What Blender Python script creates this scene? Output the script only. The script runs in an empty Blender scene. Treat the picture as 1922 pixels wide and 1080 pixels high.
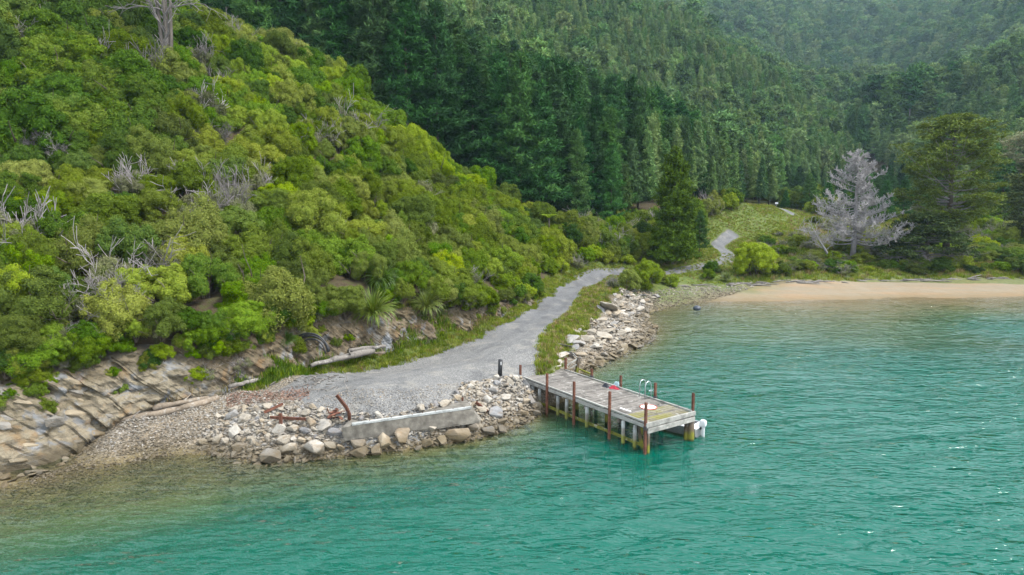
import bpy, bmesh, math, random
import numpy as np
from mathutils import Vector, Matrix, Euler

R = math.radians
random.seed(11)
rng = np.random.default_rng(11)
SC = bpy.context.scene
COL = SC.collection

# ------------------------------------------------------------------ camera
CAM_Z, PITCH, FOC, CX, CY = 13.0, R(7.5), 1300.0, 961.0, 540.0
cd = bpy.data.cameras.new('camera')
cd.sensor_width = 36.0
cd.lens = 36.0 * FOC / 1922.0
cd.clip_start, cd.clip_end = 0.5, 4000.0
cam = bpy.data.objects.new('camera', cd)
COL.objects.link(cam)
cam.location = (0, 0, CAM_Z)
cam.rotation_euler = (R(90) - PITCH, 0, 0)
SC.camera = cam

# ------------------------------------------------------------------ sky, sun, exposure
SUN_EL, SUN_AZ = R(55), R(104)          # azimuth measured clockwise from +Y (the view direction)
world = bpy.data.worlds.new('World')
SC.world = world
world.use_nodes = True
wn, wl = world.node_tree.nodes, world.node_tree.links
bgn = wn['Background']
sky = wn.new('ShaderNodeTexSky')
sky.sky_type = 'NISHITA'
sky.sun_disc = False
sky.sun_elevation = SUN_EL
sky.sun_rotation = SUN_AZ
sky.air_density, sky.dust_density, sky.ozone_density = 1.0, 3.0, 1.0
hsv = wn.new('ShaderNodeHueSaturation')     # thin cloud takes most of the blue out of the sky
hsv.inputs['Saturation'].default_value = 0.42
wl.new(sky.outputs[0], hsv.inputs['Color'])
wtc = wn.new('ShaderNodeTexCoord')          # bright broken overcast over the whole dome
wno = wn.new('ShaderNodeTexNoise'); wno.inputs['Scale'].default_value = 2.2; wno.inputs['Detail'].default_value = 5; wno.inputs['Roughness'].default_value = 0.55
wmr = wn.new('ShaderNodeMapRange'); wmr.inputs[1].default_value, wmr.inputs[2].default_value, wmr.inputs[3].default_value, wmr.inputs[4].default_value = 0.35, 0.62, 0.35, 0.95
wmx = wn.new('ShaderNodeMix'); wmx.data_type = 'RGBA'; wmx.inputs[7].default_value = (5.6, 6.0, 6.5, 1)
wl.new(wtc.outputs['Generated'], wno.inputs['Vector']); wl.new(wno.outputs['Fac'], wmr.inputs[0]); wl.new(wmr.outputs[0], wmx.inputs[0])
wl.new(hsv.outputs[0], wmx.inputs[6])
wl.new(wmx.outputs[2], bgn.inputs['Color'])
bgn.inputs['Strength'].default_value = 0.15
sd = bpy.data.lights.new('sun', 'SUN')
sd.energy, sd.angle, sd.color = 1.8, R(14), (1.0, 0.95, 0.87)
sun = bpy.data.objects.new('sun', sd)
COL.objects.link(sun)
sun.rotation_euler = Euler((R(90) - SUN_EL, 0, -SUN_AZ + math.pi), 'XYZ')
sun.rotation_euler = Vector((math.sin(SUN_AZ) * math.cos(SUN_EL), math.cos(SUN_AZ) * math.cos(SUN_EL), math.sin(SUN_EL))).to_track_quat('Z', 'Y').to_euler()
vs = SC.view_settings
vs.view_transform, vs.look, vs.exposure, vs.gamma, vs.use_curve_mapping = 'Standard', 'None', 1.68, 1.0, False
SC.render.engine = 'CYCLES'
SC.cycles.use_denoising = True
SC.cycles.max_bounces = 6
SC.cycles.diffuse_bounces = 3
SC.cycles.glossy_bounces = 3
SC.cycles.transmission_bounces = 3
SC.cycles.transparent_max_bounces = 8
SC.cycles.volume_bounces = 0

# ------------------------------------------------------------------ helpers
CP, SP = math.cos(PITCH), math.sin(PITCH)
def ray(px, py):
    u, w = (px - CX) / FOC, (CY - py) / FOC
    return Vector((u, CP + w * SP, -SP + w * CP))
def P(px, py, z=0.0):
    """ground point of height z that the survey photograph shows at (px, py)"""
    d = ray(px, py)
    t = (z - CAM_Z) / d.z
    return Vector((d.x * t, d.y * t, z))
def PD(px, py, Y):
    d = ray(px, py)
    t = Y / d.y
    return Vector((d.x * t, Y, CAM_Z + d.z * t))
def to_px(x, y, z):
    dz = z - CAM_Z
    f = y * CP - dz * SP
    u = y * SP + dz * CP
    return CX + FOC * x / f, CY - FOC * u / f

def _hash(ix, iy, seed):
    h = (ix * 374761393 + iy * 668265263 + seed * 1442695041) & 0xFFFFFFFF
    h = ((h ^ (h >> 13)) * 1274126177) & 0xFFFFFFFF
    h = h ^ (h >> 16)
    return (h & 0xFFFFFF) / float(0xFFFFFF)
def vnoise(x, y, seed=0):
    x = np.asarray(x, float); y = np.asarray(y, float)
    ix, iy = np.floor(x).astype(np.int64), np.floor(y).astype(np.int64)
    fx, fy = x - ix, y - iy
    fx, fy = fx * fx * (3 - 2 * fx), fy * fy * (3 - 2 * fy)
    a, b = _hash(ix, iy, seed), _hash(ix + 1, iy, seed)
    c, d = _hash(ix, iy + 1, seed), _hash(ix + 1, iy + 1, seed)
    return (a + (b - a) * fx) * (1 - fy) + (c + (d - c) * fx) * fy
def fbm(x, y, seed=0, oct=4):
    v, a, t = 0.0, 1.0, 0.0
    for k in range(oct):
        v = v + a * vnoise(np.asarray(x) * 2 ** k, np.asarray(y) * 2 ** k, seed + k * 17)
        t += a; a *= 0.5
    return v / t
def sstep(a, b, x):
    t = np.clip((np.asarray(x, float) - a) / (b - a), 0, 1)
    return t * t * (3 - 2 * t)
def in_poly(poly, x, y):
    inside = np.zeros(np.shape(x), bool)
    n = len(poly)
    for i in range(n):
        x0, y0 = poly[i][0], poly[i][1]
        x1, y1 = poly[(i + 1) % n][0], poly[(i + 1) % n][1]
        if y0 == y1: continue
        c = ((y0 > y) != (y1 > y)) & (x < (x1 - x0) * (y - y0) / (y1 - y0) + x0)
        inside ^= c
    return inside
def line_dist(line, x, y, closed=False):
    d = np.full(np.shape(x), 1e9)
    n = len(line)
    for i in range(n if closed else n - 1):
        ax, ay = line[i][0], line[i][1]
        bx, by = line[(i + 1) % n][0], line[(i + 1) % n][1]
        vx, vy = bx - ax, by - ay
        L = vx * vx + vy * vy + 1e-12
        t = np.clip(((x - ax) * vx + (y - ay) * vy) / L, 0, 1)
        d = np.minimum(d, np.hypot(x - ax - t * vx, y - ay - t * vy))
    return d
def poly_sd(poly, x, y):
    d = line_dist(poly, x, y, True)
    return np.where(in_poly(poly, x, y), d, -d)        # positive inside

def mesh_np(name, verts, faces, mat=None, smooth=False, attrs=None, mats=None, midx=None):
    """faces: (n,3) or (n,4) int array"""
    verts = np.asarray(verts, np.float32); faces = np.asarray(faces, np.int32)
    me = bpy.data.meshes.new(name)
    k = faces.shape[1]
    me.vertices.add(len(verts)); me.vertices.foreach_set('co', verts.ravel())
    me.loops.add(faces.size); me.loops.foreach_set('vertex_index', faces.ravel())
    me.polygons.add(len(faces))
    me.polygons.foreach_set('loop_start', np.arange(0, faces.size, k, dtype=np.int32))
    me.polygons.foreach_set('use_smooth', np.full(len(faces), smooth, bool))
    if mats:
        for m in mats: me.materials.append(m)
        if midx is not None: me.polygons.foreach_set('material_index', np.asarray(midx, np.int32))
    elif mat: me.materials.append(mat)
    me.update(calc_edges=True)
    for an, av in (attrs or {}).items():
        av = np.asarray(av, np.float32)
        dom = 'POINT' if len(av) == len(verts) else 'FACE'
        a = me.attributes.new(an, 'FLOAT', dom); a.data.foreach_set('value', av)
    return me

class MB:
    """collects quads / tris as plain lists"""
    def __init__(s): s.v, s.f = [], []
    def add(s, verts, faces):
        o = len(s.v); s.v += [tuple(v) for v in verts]; s.f += [tuple(i + o for i in f) for f in faces]
    def box(s, c, size, rot=None, jit=0.0):
        hx, hy, hz = size[0] / 2, size[1] / 2, size[2] / 2
        vs_ = [Vector((x, y, z)) for z in (-hz, hz) for y in (-hy, hy) for x in (-hx, hx)]
        if jit: vs_ = [v + Vector((random.uniform(-jit, jit), random.uniform(-jit, jit), random.uniform(-jit, jit))) for v in vs_]
        if rot is not None: vs_ = [rot @ v for v in vs_]
        c = Vector(c)
        s.add([v + c for v in vs_], [(0, 2, 3, 1), (4, 5, 7, 6), (0, 1, 5, 4), (2, 6, 7, 3), (0, 4, 6, 2), (1, 3, 7, 5)])
    def beam(s, a, b, w, h, up=Vector((0, 0, 1)), jit=0.0):
        a, b = Vector(a), Vector(b)
        d = (b - a); L = d.length; d.normalize()
        side = d.cross(up)
        if side.length < 1e-4: side = d.cross(Vector((1, 0, 0)))
        side.normalize(); u = side.cross(d)
        M = Matrix((d, side, u)).transposed()
        s.box((a + b) / 2, (L, w, h), M, jit)
    def tube(s, pts, rad, n=6, cap=True):
        pts = [Vector(p) for p in pts]
        if not hasattr(rad, '__len__'): rad = [rad] * len(pts)
        rings = []; ref = Vector((0.31, 0.17, 0.93))
        o = len(s.v)
        for i, p in enumerate(pts):
            t = (pts[min(i + 1, len(pts) - 1)] - pts[max(i - 1, 0)])
            if t.length < 1e-9: t = Vector((0, 0, 1))
            t.normalize()
            a = t.cross(ref)
            if a.length < 0.05: a = t.cross(Vector((1, 0, 0)))
            a.normalize(); b = t.cross(a)
            for k in range(n):
                an = 2 * math.pi * k / n
                s.v.append(tuple(p + (a * math.cos(an) + b * math.sin(an)) * rad[i]))
        for i in range(len(pts) - 1):
            for k in range(n):
                k2 = (k + 1) % n
                s.f.append((o + i * n + k, o + i * n + k2, o + (i + 1) * n + k2, o + (i + 1) * n + k))
        if cap:
            s.f.append(tuple(o + k for k in range(n))[::-1])
            s.f.append(tuple(o + (len(pts) - 1) * n + k for k in range(n)))
    def mesh(s, name, mat, smooth=False, bevel=0):
        me = bpy.data.meshes.new(name)
        me.from_pydata(s.v, [], s.f)
        if bevel:
            bm = bmesh.new(); bm.from_mesh(me)
            bmesh.ops.bevel(bm, geom=bm.edges[:], offset=bevel, segments=1, affect='EDGES', clamp_overlap=True)
            bm.to_mesh(me); bm.free()
        if mat: me.materials.append(mat)
        if smooth: me.polygons.foreach_set('use_smooth', [True] * len(me.polygons))
        me.update()
        return me

def obj(name, me, parent=None, loc=(0, 0, 0), rot=(0, 0, 0), scale=(1, 1, 1)):
    o = bpy.data.objects.new(name, me)
    COL.objects.link(o)
    o.location = loc; o.rotation_euler = rot
    o.scale = scale if hasattr(scale, '__len__') else (scale,) * 3
    if parent: o.parent = parent
    return o
def tag(o, label=None, cat=None, group=None, kind=None):
    if label: o['label'] = label
    if cat: o['category'] = cat
    if group: o['group'] = group
    if kind: o['kind'] = kind
    return o
def thing(name, label, cat, loc=(0, 0, 0), rot=(0, 0, 0), scale=(1, 1, 1), group=None):
    return tag(obj(name, None, None, loc, rot, scale), label, cat, group)
def struct(name, me): return tag(obj(name, me), kind='structure')

# ------------------------------------------------------------------ material helper
def newmat(name):
    m = bpy.data.materials.new(name); m.use_nodes = True
    nt = m.node_tree
    return m, nt, nt.nodes, nt.links, nt.nodes['Principled BSDF']
ALB = 0.62      # every mixed base colour is brought down to real-world reflectance by this
class N:
    """terse node building"""
    def __init__(s, nt): s.nt, s.n, s.l = nt, nt.nodes, nt.links
    def _in(s, sock, v):
        if v is None: return
        if hasattr(v, 'links') or isinstance(v, bpy.types.NodeSocket): s.l.new(v, sock)
        else:
            try: sock.default_value = v
            except Exception: sock.default_value = (*v, 1.0) if len(v) == 3 else v
    def coord(s, kind='Object', scale=(1, 1, 1), rot=(0, 0, 0)):
        t = s.n.new('ShaderNodeTexCoord'); m = s.n.new('ShaderNodeMapping')
        m.inputs['Scale'].default_value = scale; m.inputs['Rotation'].default_value = rot
        s.l.new(t.outputs[kind], m.inputs['Vector']); return m.outputs[0]
    def geopos(s, scale=(1, 1, 1), rot=(0, 0, 0)):
        t = s.n.new('ShaderNodeNewGeometry'); m = s.n.new('ShaderNodeMapping')
        m.inputs['Scale'].default_value = scale; m.inputs['Rotation'].default_value = rot
        s.l.new(t.outputs['Position'], m.inputs['Vector']); return m.outputs[0]
    def noise(s, vec, scale, detail=4, rough=0.55, dist=0.0):
        t = s.n.new('ShaderNodeTexNoise'); s._in(t.inputs['Vector'], vec)
        t.inputs['Scale'].default_value = scale; t.inputs['Detail'].default_value = detail
        t.inputs['Roughness'].default_value = rough; t.inputs['Distortion'].default_value = dist
        return t.outputs['Fac']
    def voro(s, vec, scale, feature='F1', out='Distance', rnd=1.0):
        t = s.n.new('ShaderNodeTexVoronoi'); t.feature = feature; s._in(t.inputs['Vector'], vec)
        t.inputs['Scale'].default_value = scale; t.inputs['Randomness'].default_value = rnd
        return t.outputs[out]
    def wave(s, vec, scale, dist=2.0, detail=2, prof='SIN'):
        t = s.n.new('ShaderNodeTexWave'); s._in(t.inputs['Vector'], vec); t.wave_profile = prof
        t.inputs['Scale'].default_value = scale; t.inputs['Distortion'].default_value = dist; t.inputs['Detail'].default_value = detail
        return t.outputs['Fac']
    def ramp(s, fac, stops, interp='LINEAR'):
        t = s.n.new('ShaderNodeValToRGB'); s._in(t.inputs['Fac'], fac); cr = t.color_ramp; cr.interpolation = interp
        while len(cr.elements) < len(stops): cr.elements.new(0.5)
        for e, (p, c) in zip(cr.elements, stops):
            e.position = p; e.color = (*c, 1) if hasattr(c, '__len__') else (c, c, c, 1)
        return t.outputs['Color']
    def mix(s, fac, a, b, mode='MIX'):
        t = s.n.new('ShaderNodeMix'); t.data_type = 'RGBA'; t.blend_type = mode
        s._in(t.inputs[0], fac); s._in(t.inputs[6], a); s._in(t.inputs[7], b); return t.outputs[2]
    def math(s, op, a, b=None, c=None, clamp=False):
        t = s.n.new('ShaderNodeMath'); t.operation = op; t.use_clamp = clamp
        s._in(t.inputs[0], a)
        if b is not None: s._in(t.inputs[1], b)
        if c is not None: s._in(t.inputs[2], c)
        return t.outputs[0]
    def mrange(s, v, a, b, c=0.0, d=1.0):
        t = s.n.new('ShaderNodeMapRange'); s._in(t.inputs[0], v)
        for i, x in enumerate((a, b, c, d)): t.inputs[i + 1].default_value = x
        return t.outputs[0]
    def attr(s, name):
        t = s.n.new('ShaderNodeAttribute'); t.attribute_name = name; return t.outputs['Fac']
    def objrand(s):
        return s.n.new('ShaderNodeObjectInfo').outputs['Random']
    def bump(s, h, strength=0.5, dist=0.1, normal=None):
        t = s.n.new('ShaderNodeBump'); s._in(t.inputs['Height'], h)
        t.inputs['Strength'].default_value = strength; t.inputs['Distance'].default_value = dist
        if normal is not None: s._in(t.inputs['Normal'], normal)
        return t.outputs[0]
    def hsv(s, col, h=0.5, sat=1.0, v=1.0):
        t = s.n.new('ShaderNodeHueSaturation'); s._in(t.inputs['Hue'], h); s._in(t.inputs['Saturation'], sat); s._in(t.inputs['Value'], v)
        s._in(t.inputs['Color'], col); return t.outputs[0]
    def set(s, p, **kw):
        for k, v in kw.items():
            if k == 'Base_Color' and ALB != 1.0: v = s.hsv(v, 0.5, 1.0, ALB)
            s._in(p.inputs[k.replace('_', ' ')], v)
# ------------------------------------------------------------------ the lie of the land
SHORE = [(-260, 925), (-120, 915), (0, 905), (80, 893), (166, 875), (267, 860), (355, 851), (420, 853), (490, 866), (560, 863), (640, 856), (720, 848), (800, 838), (860, 829), (920, 816), (965, 802), (1005, 783),
         (1030, 762), (1050, 735), (1080, 706), (1115, 688), (1165, 667), (1200, 650), (1220, 637), (1227, 622), (1213, 602), (1216, 587), (1257, 575), (1332, 567), (1440, 566), (1560, 563), (1700, 558), (1922, 556), (2200, 555), (2600, 553)]
shore_line = [P(x, y, 0) for x, y in SHORE]
# foot of the cut bank on the hill side: px, py, z, height of the cut above it
FOOT = [(-200, 860, 0.5, 5.0), (0, 850, 0.5, 4.6), (60, 832, 0.6, 4.4), (110, 806, 0.8, 4.2), (200, 772, 1.2, 4.0), (300, 752, 1.4, 3.8), (400, 727, 1.7, 3.5), (470, 712, 1.9, 3.3), (560, 684, 1.95, 3.3), (640, 666, 2.0, 3.4),
        (720, 650, 2.0, 3.6), (800, 634, 2.05, 3.0), (870, 616, 2.1, 2.2), (930, 594, 2.2, 1.4), (985, 572, 2.3, 1.0), (1022, 552, 2.35, 0.8), (1050, 535, 2.4, 0.7), (1090, 523, 2.5, 0.6), (1150, 512, 2.6, 0.5), (1230, 502, 2.7, 0.5)]
foot_pts = [P(x, y, z) for x, y, z, h in FOOT]
FOOT_H = [f[3] for f in FOOT]
def uphill(i, pts):
    a, b = pts[max(i - 1, 0)], pts[min(i + 1, len(pts) - 1)]
    t = (b - a).normalized()
    return Vector((-t.y, t.x, 0)).normalized()
CREST = [(-95, 80, 62), (-75, 85, 54), (-55, 88, 43), (-40, 90, 33.5), (-31.3, 92, 31), (-22.2, 93, 26.5), (-11.4, 94, 18), (-2.2, 95, 11), (8.9, 98, 6.6), (16.8, 101, 4)]
cps = []
for p in shore_line: cps.append((p.x, p.y, 0.0))
for i, p in enumerate(foot_pts):
    n = uphill(i, foot_pts); h = FOOT_H[i]
    cps.append((p.x, p.y, p.z))
    q = p + n * (0.5 + 0.25 * h); cps.append((q.x, q.y, p.z + h))
    q = p + n * (3.5 + 0.25 * h); cps.append((q.x, q.y, p.z + h + 1.6))
cps += CREST
cps += [(*P(a[0], a[1], max(a[2], 0.0))[:2], a[2]) for a in [
    # sea bed
    (-200, 1000, -1.1), (0, 990, -0.9), (150, 960, -0.8), (300, 935, -0.7), (420, 920, -0.8), (600, 900, -1.1), (760, 885, -1.2), (900, 856, -1.5), (1000, 818, -1.5), (1100, 785, -2.0), (0, 1079, -2.6), (300, 1010, -2.6), (450, 985, -2.8), (700, 960, -3.8),
    (961, 920, -4.2), (1215, 848, -3.5), (1303, 830, -4), (1300, 740, -3.5), (1160, 712, -1.8), (1230, 672, -1.6), (1300, 640, -1.8), (1300, 600, -0.8), (1450, 600, -0.9), (1450, 640, -1.9), (1700, 595, -0.7), (1700, 650, -2.0), (1922, 585, -0.7), (1922, 650, -2.2),
    # shingle beach, hard standing, rock bank
    (300, 805, 0.7), (200, 825, 0.55), (400, 795, 0.95), (250, 787, 0.95), (350, 762, 1.3), (450, 738, 1.7), (500, 742, 1.75), (560, 745, 1.8), (470, 775, 1.45), (540, 775, 1.6), (600, 772, 1.75), (700, 772, 1.8), (780, 762, 1.8), (850, 742, 1.85), (872, 720, 1.9),
    (930, 712, 1.9), (975, 716, 1.75), (700, 710, 1.9), (800, 690, 1.95), (900, 680, 1.9), (980, 690, 1.8), (1040, 690, 1.75), (620, 700, 1.9),
    # road and verge
    (1010, 660, 1.95), (950, 640, 2.0), (1030, 640, 2.0), (1060, 618, 2.1), (1100, 597, 2.2), (1122, 570, 2.3), (1140, 552, 2.4), (1165, 541, 2.4), (1000, 605, 2.1), (1050, 575, 2.2), (1085, 545, 2.35), (1140, 521, 2.5), (1190, 528, 2.2),
    (1055, 655, 1.2), (1090, 630, 1.25), (1130, 600, 1.2), (1150, 575, 1.2), (1175, 556, 1.2), (1210, 548, 1.0),
    # back of the bay
    (1300, 533, 1.1), (1440, 530, 1.1), (1600, 524, 1.1), (1760, 521, 1.1), (1922, 518, 1.1), (2300, 515, 1.1), (1250, 525, 1.9), (1300, 516, 2.0), (1450, 516, 1.9), (1600, 508, 2.0), (1760, 506, 2.0), (1922, 503, 2.2), (2300, 500, 2.4),
    (1230, 508, 2.5), (1290, 505, 2.6), (1340, 497, 2.8), (1375, 486, 3.2), (1362, 472, 3.9), (1342, 462, 4.6), (1348, 452, 5.3), (1375, 442, 6.0), (1400, 433, 6.6), (1440, 415, 8.0), (1475, 399, 9.4),
    (1420, 462, 4.6), (1480, 440, 6.2), (1550, 400, 8.6), (1520, 470, 4.2), (1600, 487, 2.8), (1650, 440, 5.0), (1740, 490, 2.6), (1800, 450, 4.5), (1900, 440, 5.0)]]
cps += [(0, 14, -7), (20, 18, -7.5), (40, 30, -7), (-30, 12, -6), (30, 48, -5.5), (62, 50, -6.5), (50, 66, -4.5), (80, 20, -8), (-60, 25, -4), (100, 60, -5), (110, 75, -3), (-40, 0, -8), (40, 0, -9), (-90, 30, 0.0), (-110, 50, 30),
        # gully behind the spur, pine slope, ridges
        (-30, 112, 27), (-20, 115, 21), (-8, 117, 13.5), (5, 118, 9), (18, 117, 6.5), (30, 122, 7), (-60, 115, 42), (-5, 150, 19), (20, 140, 13), (-4, 195, 35), (-8, 250, 62), (-38, 200, 49), (-60, 160, 46), (-20, 330, 102), (-110, 150, 75), (-150, 220, 105), (-120, 300, 120),
        (97, 400, 99), (124, 340, 59), (137, 290, 27), (133, 262, 14), (41, 230, 27), (49, 190, 11), (79.5, 240, 19), (28, 270, 50), (21, 320, 83), (80, 200, 11), (60, 165, 11), (100, 230, 13), (70, 330, 68), (40, 165, 11.5),
        (60, 470, 130), (0, 480, 150), (-120, 480, 170), (150, 430, 62), (165, 360, 34), (150, 310, 24),
        (194, 600, 160), (261, 550, 105), (216, 450, 52), (401, 650, 172), (197, 380, 28), (233, 420, 46), (235, 330, 63), (159, 220, 20), (128, 190, 12), (110, 150, 6), (297, 420, 110), (207, 330, 50), (180, 290, 28),
        (160, 150, 14), (140, 110, 3), (230, 220, 48), (300, 300, 100), (330, 420, 132), (420, 520, 170), (300, 650, 165), (60, 720, 220), (200, 850, 260), (400, 850, 260), (600, 700, 240), (-200, 600, 220), (90, 175, 8.5), (100, 130, 4), (30, 113, 5.0), (38, 128, 9), (48, 142, 11.5)]
CPS = np.array(cps, float)
_far = (CPS[:, 1] >= 420) & (CPS[:, 0] > 150)      # the hills across the valley stand well behind the pine ridge
CPS[_far, :2] *= 1.4; CPS[_far, 2] = CAM_Z + (CPS[_far, 2] - CAM_Z) * 1.4
# drop control points that sit on top of one another
keep = []
for i in range(len(CPS)):
    if all((CPS[i, 0] - CPS[j, 0]) ** 2 + (CPS[i, 1] - CPS[j, 1]) ** 2 > 0.25 for j in keep): keep.append(i)
CPS = CPS[keep]
def _kern(ax, ay, bx, by):
    return -np.sqrt((ax[:, None] - bx[None, :]) ** 2 + (ay[:, None] - by[None, :]) ** 2 + 0.15)
_n = len(CPS)
_A = np.zeros((_n + 3, _n + 3))
_A[:_n, :_n] = _kern(CPS[:, 0], CPS[:, 1], CPS[:, 0], CPS[:, 1])
_A[:_n, _n:] = np.c_[np.ones(_n), CPS[:, :2]]
_A[_n:, :_n] = _A[:_n, _n:].T
_W = np.linalg.solve(_A, np.r_[CPS[:, 2], 0, 0, 0])
def ground_z(x, y):
    x = np.atleast_1d(np.asarray(x, float)); y = np.atleast_1d(np.asarray(y, float))
    sh = x.shape; x = x.ravel(); y = y.ravel()
    out = np.empty(len(x))
    for i in range(0, len(x), 20000):
        sl = slice(i, i + 20000)
        out[sl] = _kern(x[sl], y[sl], CPS[:, 0], CPS[:, 1]) @ _W[:_n] + _W[_n] + _W[_n + 1] * x[sl] + _W[_n + 2] * y[sl]
    return out.reshape(sh)
def gz(x, y): return float(ground_z([x], [y])[0])
def hit(px, py, lo=14.0, hi=400.0):
    """where the ray of a photograph pixel meets the ground"""
    d = ray(px, py); t = np.concatenate([np.linspace(lo, 120, 900), np.linspace(120.2, hi, 700)]) / d.y
    x, y, z = d.x * t, d.y * t, CAM_Z + d.z * t
    b = np.nonzero(z < ground_z(x, y))[0]
    i = b[0] if len(b) else len(t) - 1
    return Vector((x[i], y[i], float(ground_z([x[i]], [y[i]])[0])))

# plan outlines of what the ground is made of
def pxpoly(lst, z): return [tuple(P(x, y, z)[:2]) for x, y in lst]
ROAD = pxpoly([(520, 722), (590, 684), (700, 665), (800, 645), (880, 628), (950, 603), (1000, 580), (1030, 561), (1050, 543), (1080, 530), (1120, 522), (1170, 516), (1178, 520), (1143, 526), (1112, 537), (1097, 550), (1087, 566), (1068, 590), (1040, 610), (1022, 630),
               (1014, 655), (1008, 690), (1000, 704), (978, 716), (930, 716), (870, 728), (845, 750), (780, 768), (700, 778), (640, 782), (590, 770), (560, 752)], 2.0)
_fr = [(1165, 518, 2.4), (1200, 513, 2.45), (1240, 508, 2.55), (1290, 505, 2.6), (1340, 497, 2.8), (1370, 487, 3.2), (1364, 474, 3.8), (1346, 463, 4.5), (1350, 453, 5.3), (1375, 442, 6.0), (1400, 433, 6.6), (1440, 416, 8.0), (1475, 399, 9.4), (1478, 395, 9.8), (1458, 391, 10.2)]
def smooth_line(pts, it=3):
    for _ in range(it):
        o = [pts[0]]
        for a, b in zip(pts, pts[1:]): o += [(a[0] * .75 + b[0] * .25, a[1] * .75 + b[1] * .25), (a[0] * .25 + b[0] * .75, a[1] * .25 + b[1] * .75)]
        pts = o + [pts[-1]]
    return pts
FAR_ROAD = [tuple(P(*a)[:2]) for a in _fr]
CENTRE = [tuple(P(a, b, 2.0)[:2]) for a, b in [(720, 722), (800, 694), (880, 668), (960, 636), (1005, 607), (1042, 580), (1066, 556), (1090, 540), (1125, 526), (1170, 518)]]
SEAL_A, SEAL_B = smooth_line(FAR_ROAD[:10]), [tuple(P(*a)[:2]) for a in [(1490, 401, 9.2), (1478, 396, 9.7), (1456, 391, 10.2)]]
FAR_ROAD = smooth_line(FAR_ROAD, 2)
VERGE = pxpoly([(1012, 690), (1014, 655), (1022, 630), (1040, 610), (1068, 590), (1087, 566), (1097, 550), (1112, 537), (1143, 526), (1178, 520), (1200, 522), (1175, 540), (1145, 553), (1128, 570), (1108, 598), (1072, 625), (1050, 650), (1040, 668), (1032, 690)], 2.1)
HILLV = pxpoly([(470, 716), (560, 690), (590, 684), (700, 665), (800, 645), (880, 628), (950, 603), (1000, 580), (1030, 561), (1050, 543), (1080, 530), (1120, 522), (1170, 515), (1230, 506), (1230, 498), (1150, 508), (1090, 519), (1040, 534), (1010, 552), (970, 574), (920, 592), (860, 612), (790, 632), (710, 650), (640, 660), (560, 680), (470, 705)], 2.1)
SAND = pxpoly([(1330, 580), (1335, 560), (1380, 548), (1500, 540), (1650, 534), (1922, 526), (2400, 522), (2400, 640), (1330, 640)], 0.0)
DUNE = pxpoly([(1250, 528), (1440, 524), (1600, 519), (1922, 514), (2400, 512), (2400, 485), (1922, 490), (1600, 495), (1440, 500), (1250, 505)], 1.6)
crest_xy = [(a, b) for a, b, c in CREST]
HILL = [tuple(p[:2]) for p in foot_pts] + [(28, 112), (20, 107), (9, 104), (-2, 101), (-11, 100), (-22, 99), (-31, 98), (-40, 96), (-55, 95), (-75, 92), (-95, 88), (-95, 30)]

def land_masks(x, y, z):
    n = fbm(x * 0.9, y * 0.9, 5, 3) - 0.5
    n2 = fbm(x * 0.25, y * 0.25, 9, 3) - 0.5
    fr = 1.08 - np.minimum(line_dist(SEAL_A, x, y), line_dist(SEAL_B, x, y) + 0.3)
    road = np.maximum(sstep(-0.35, 0.35, poly_sd(ROAD, x, y) + n * 0.5), sstep(-0.3, 0.3, fr + n * 0.15))
    g1 = np.maximum(poly_sd(VERGE, x, y), poly_sd(HILLV, x, y))
    dn = poly_sd(DUNE, x, y)
    field = sstep(-6, 3, 7.5 - line_dist(FAR_ROAD, x, y) + n2 * 8) * (x > 14)
    flat = ((x > 30) & (y > 98) & (y < 190)) * sstep(15, 6, z) * 0.75
    grass = np.clip(np.maximum.reduce([sstep(-0.5, 0.5, g1 + n), sstep(-1, 1.2, dn + n * 1.5), field, flat]), 0, 1) * (1 - road)
    sand = sstep(-2.5, 2.5, poly_sd(SAND, x, y) + n2 * 2)
    hill = sstep(-0.2, 0.6, poly_sd(HILL, x, y))
    beach = sstep(2.3, 1.5, z + n * 0.4) * (1 - hill)
    peb = np.clip(beach * (1 - sand), 0, 1)
    cl = line_dist(CENTRE, x, y); rut = np.exp(-((cl - 0.8) / 0.32) ** 2) * 0.8
    return dict(rut=rut, road=road, grass=grass, sand=sand * sstep(2.2, 1.3, z), peb=peb, hill=hill)

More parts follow.
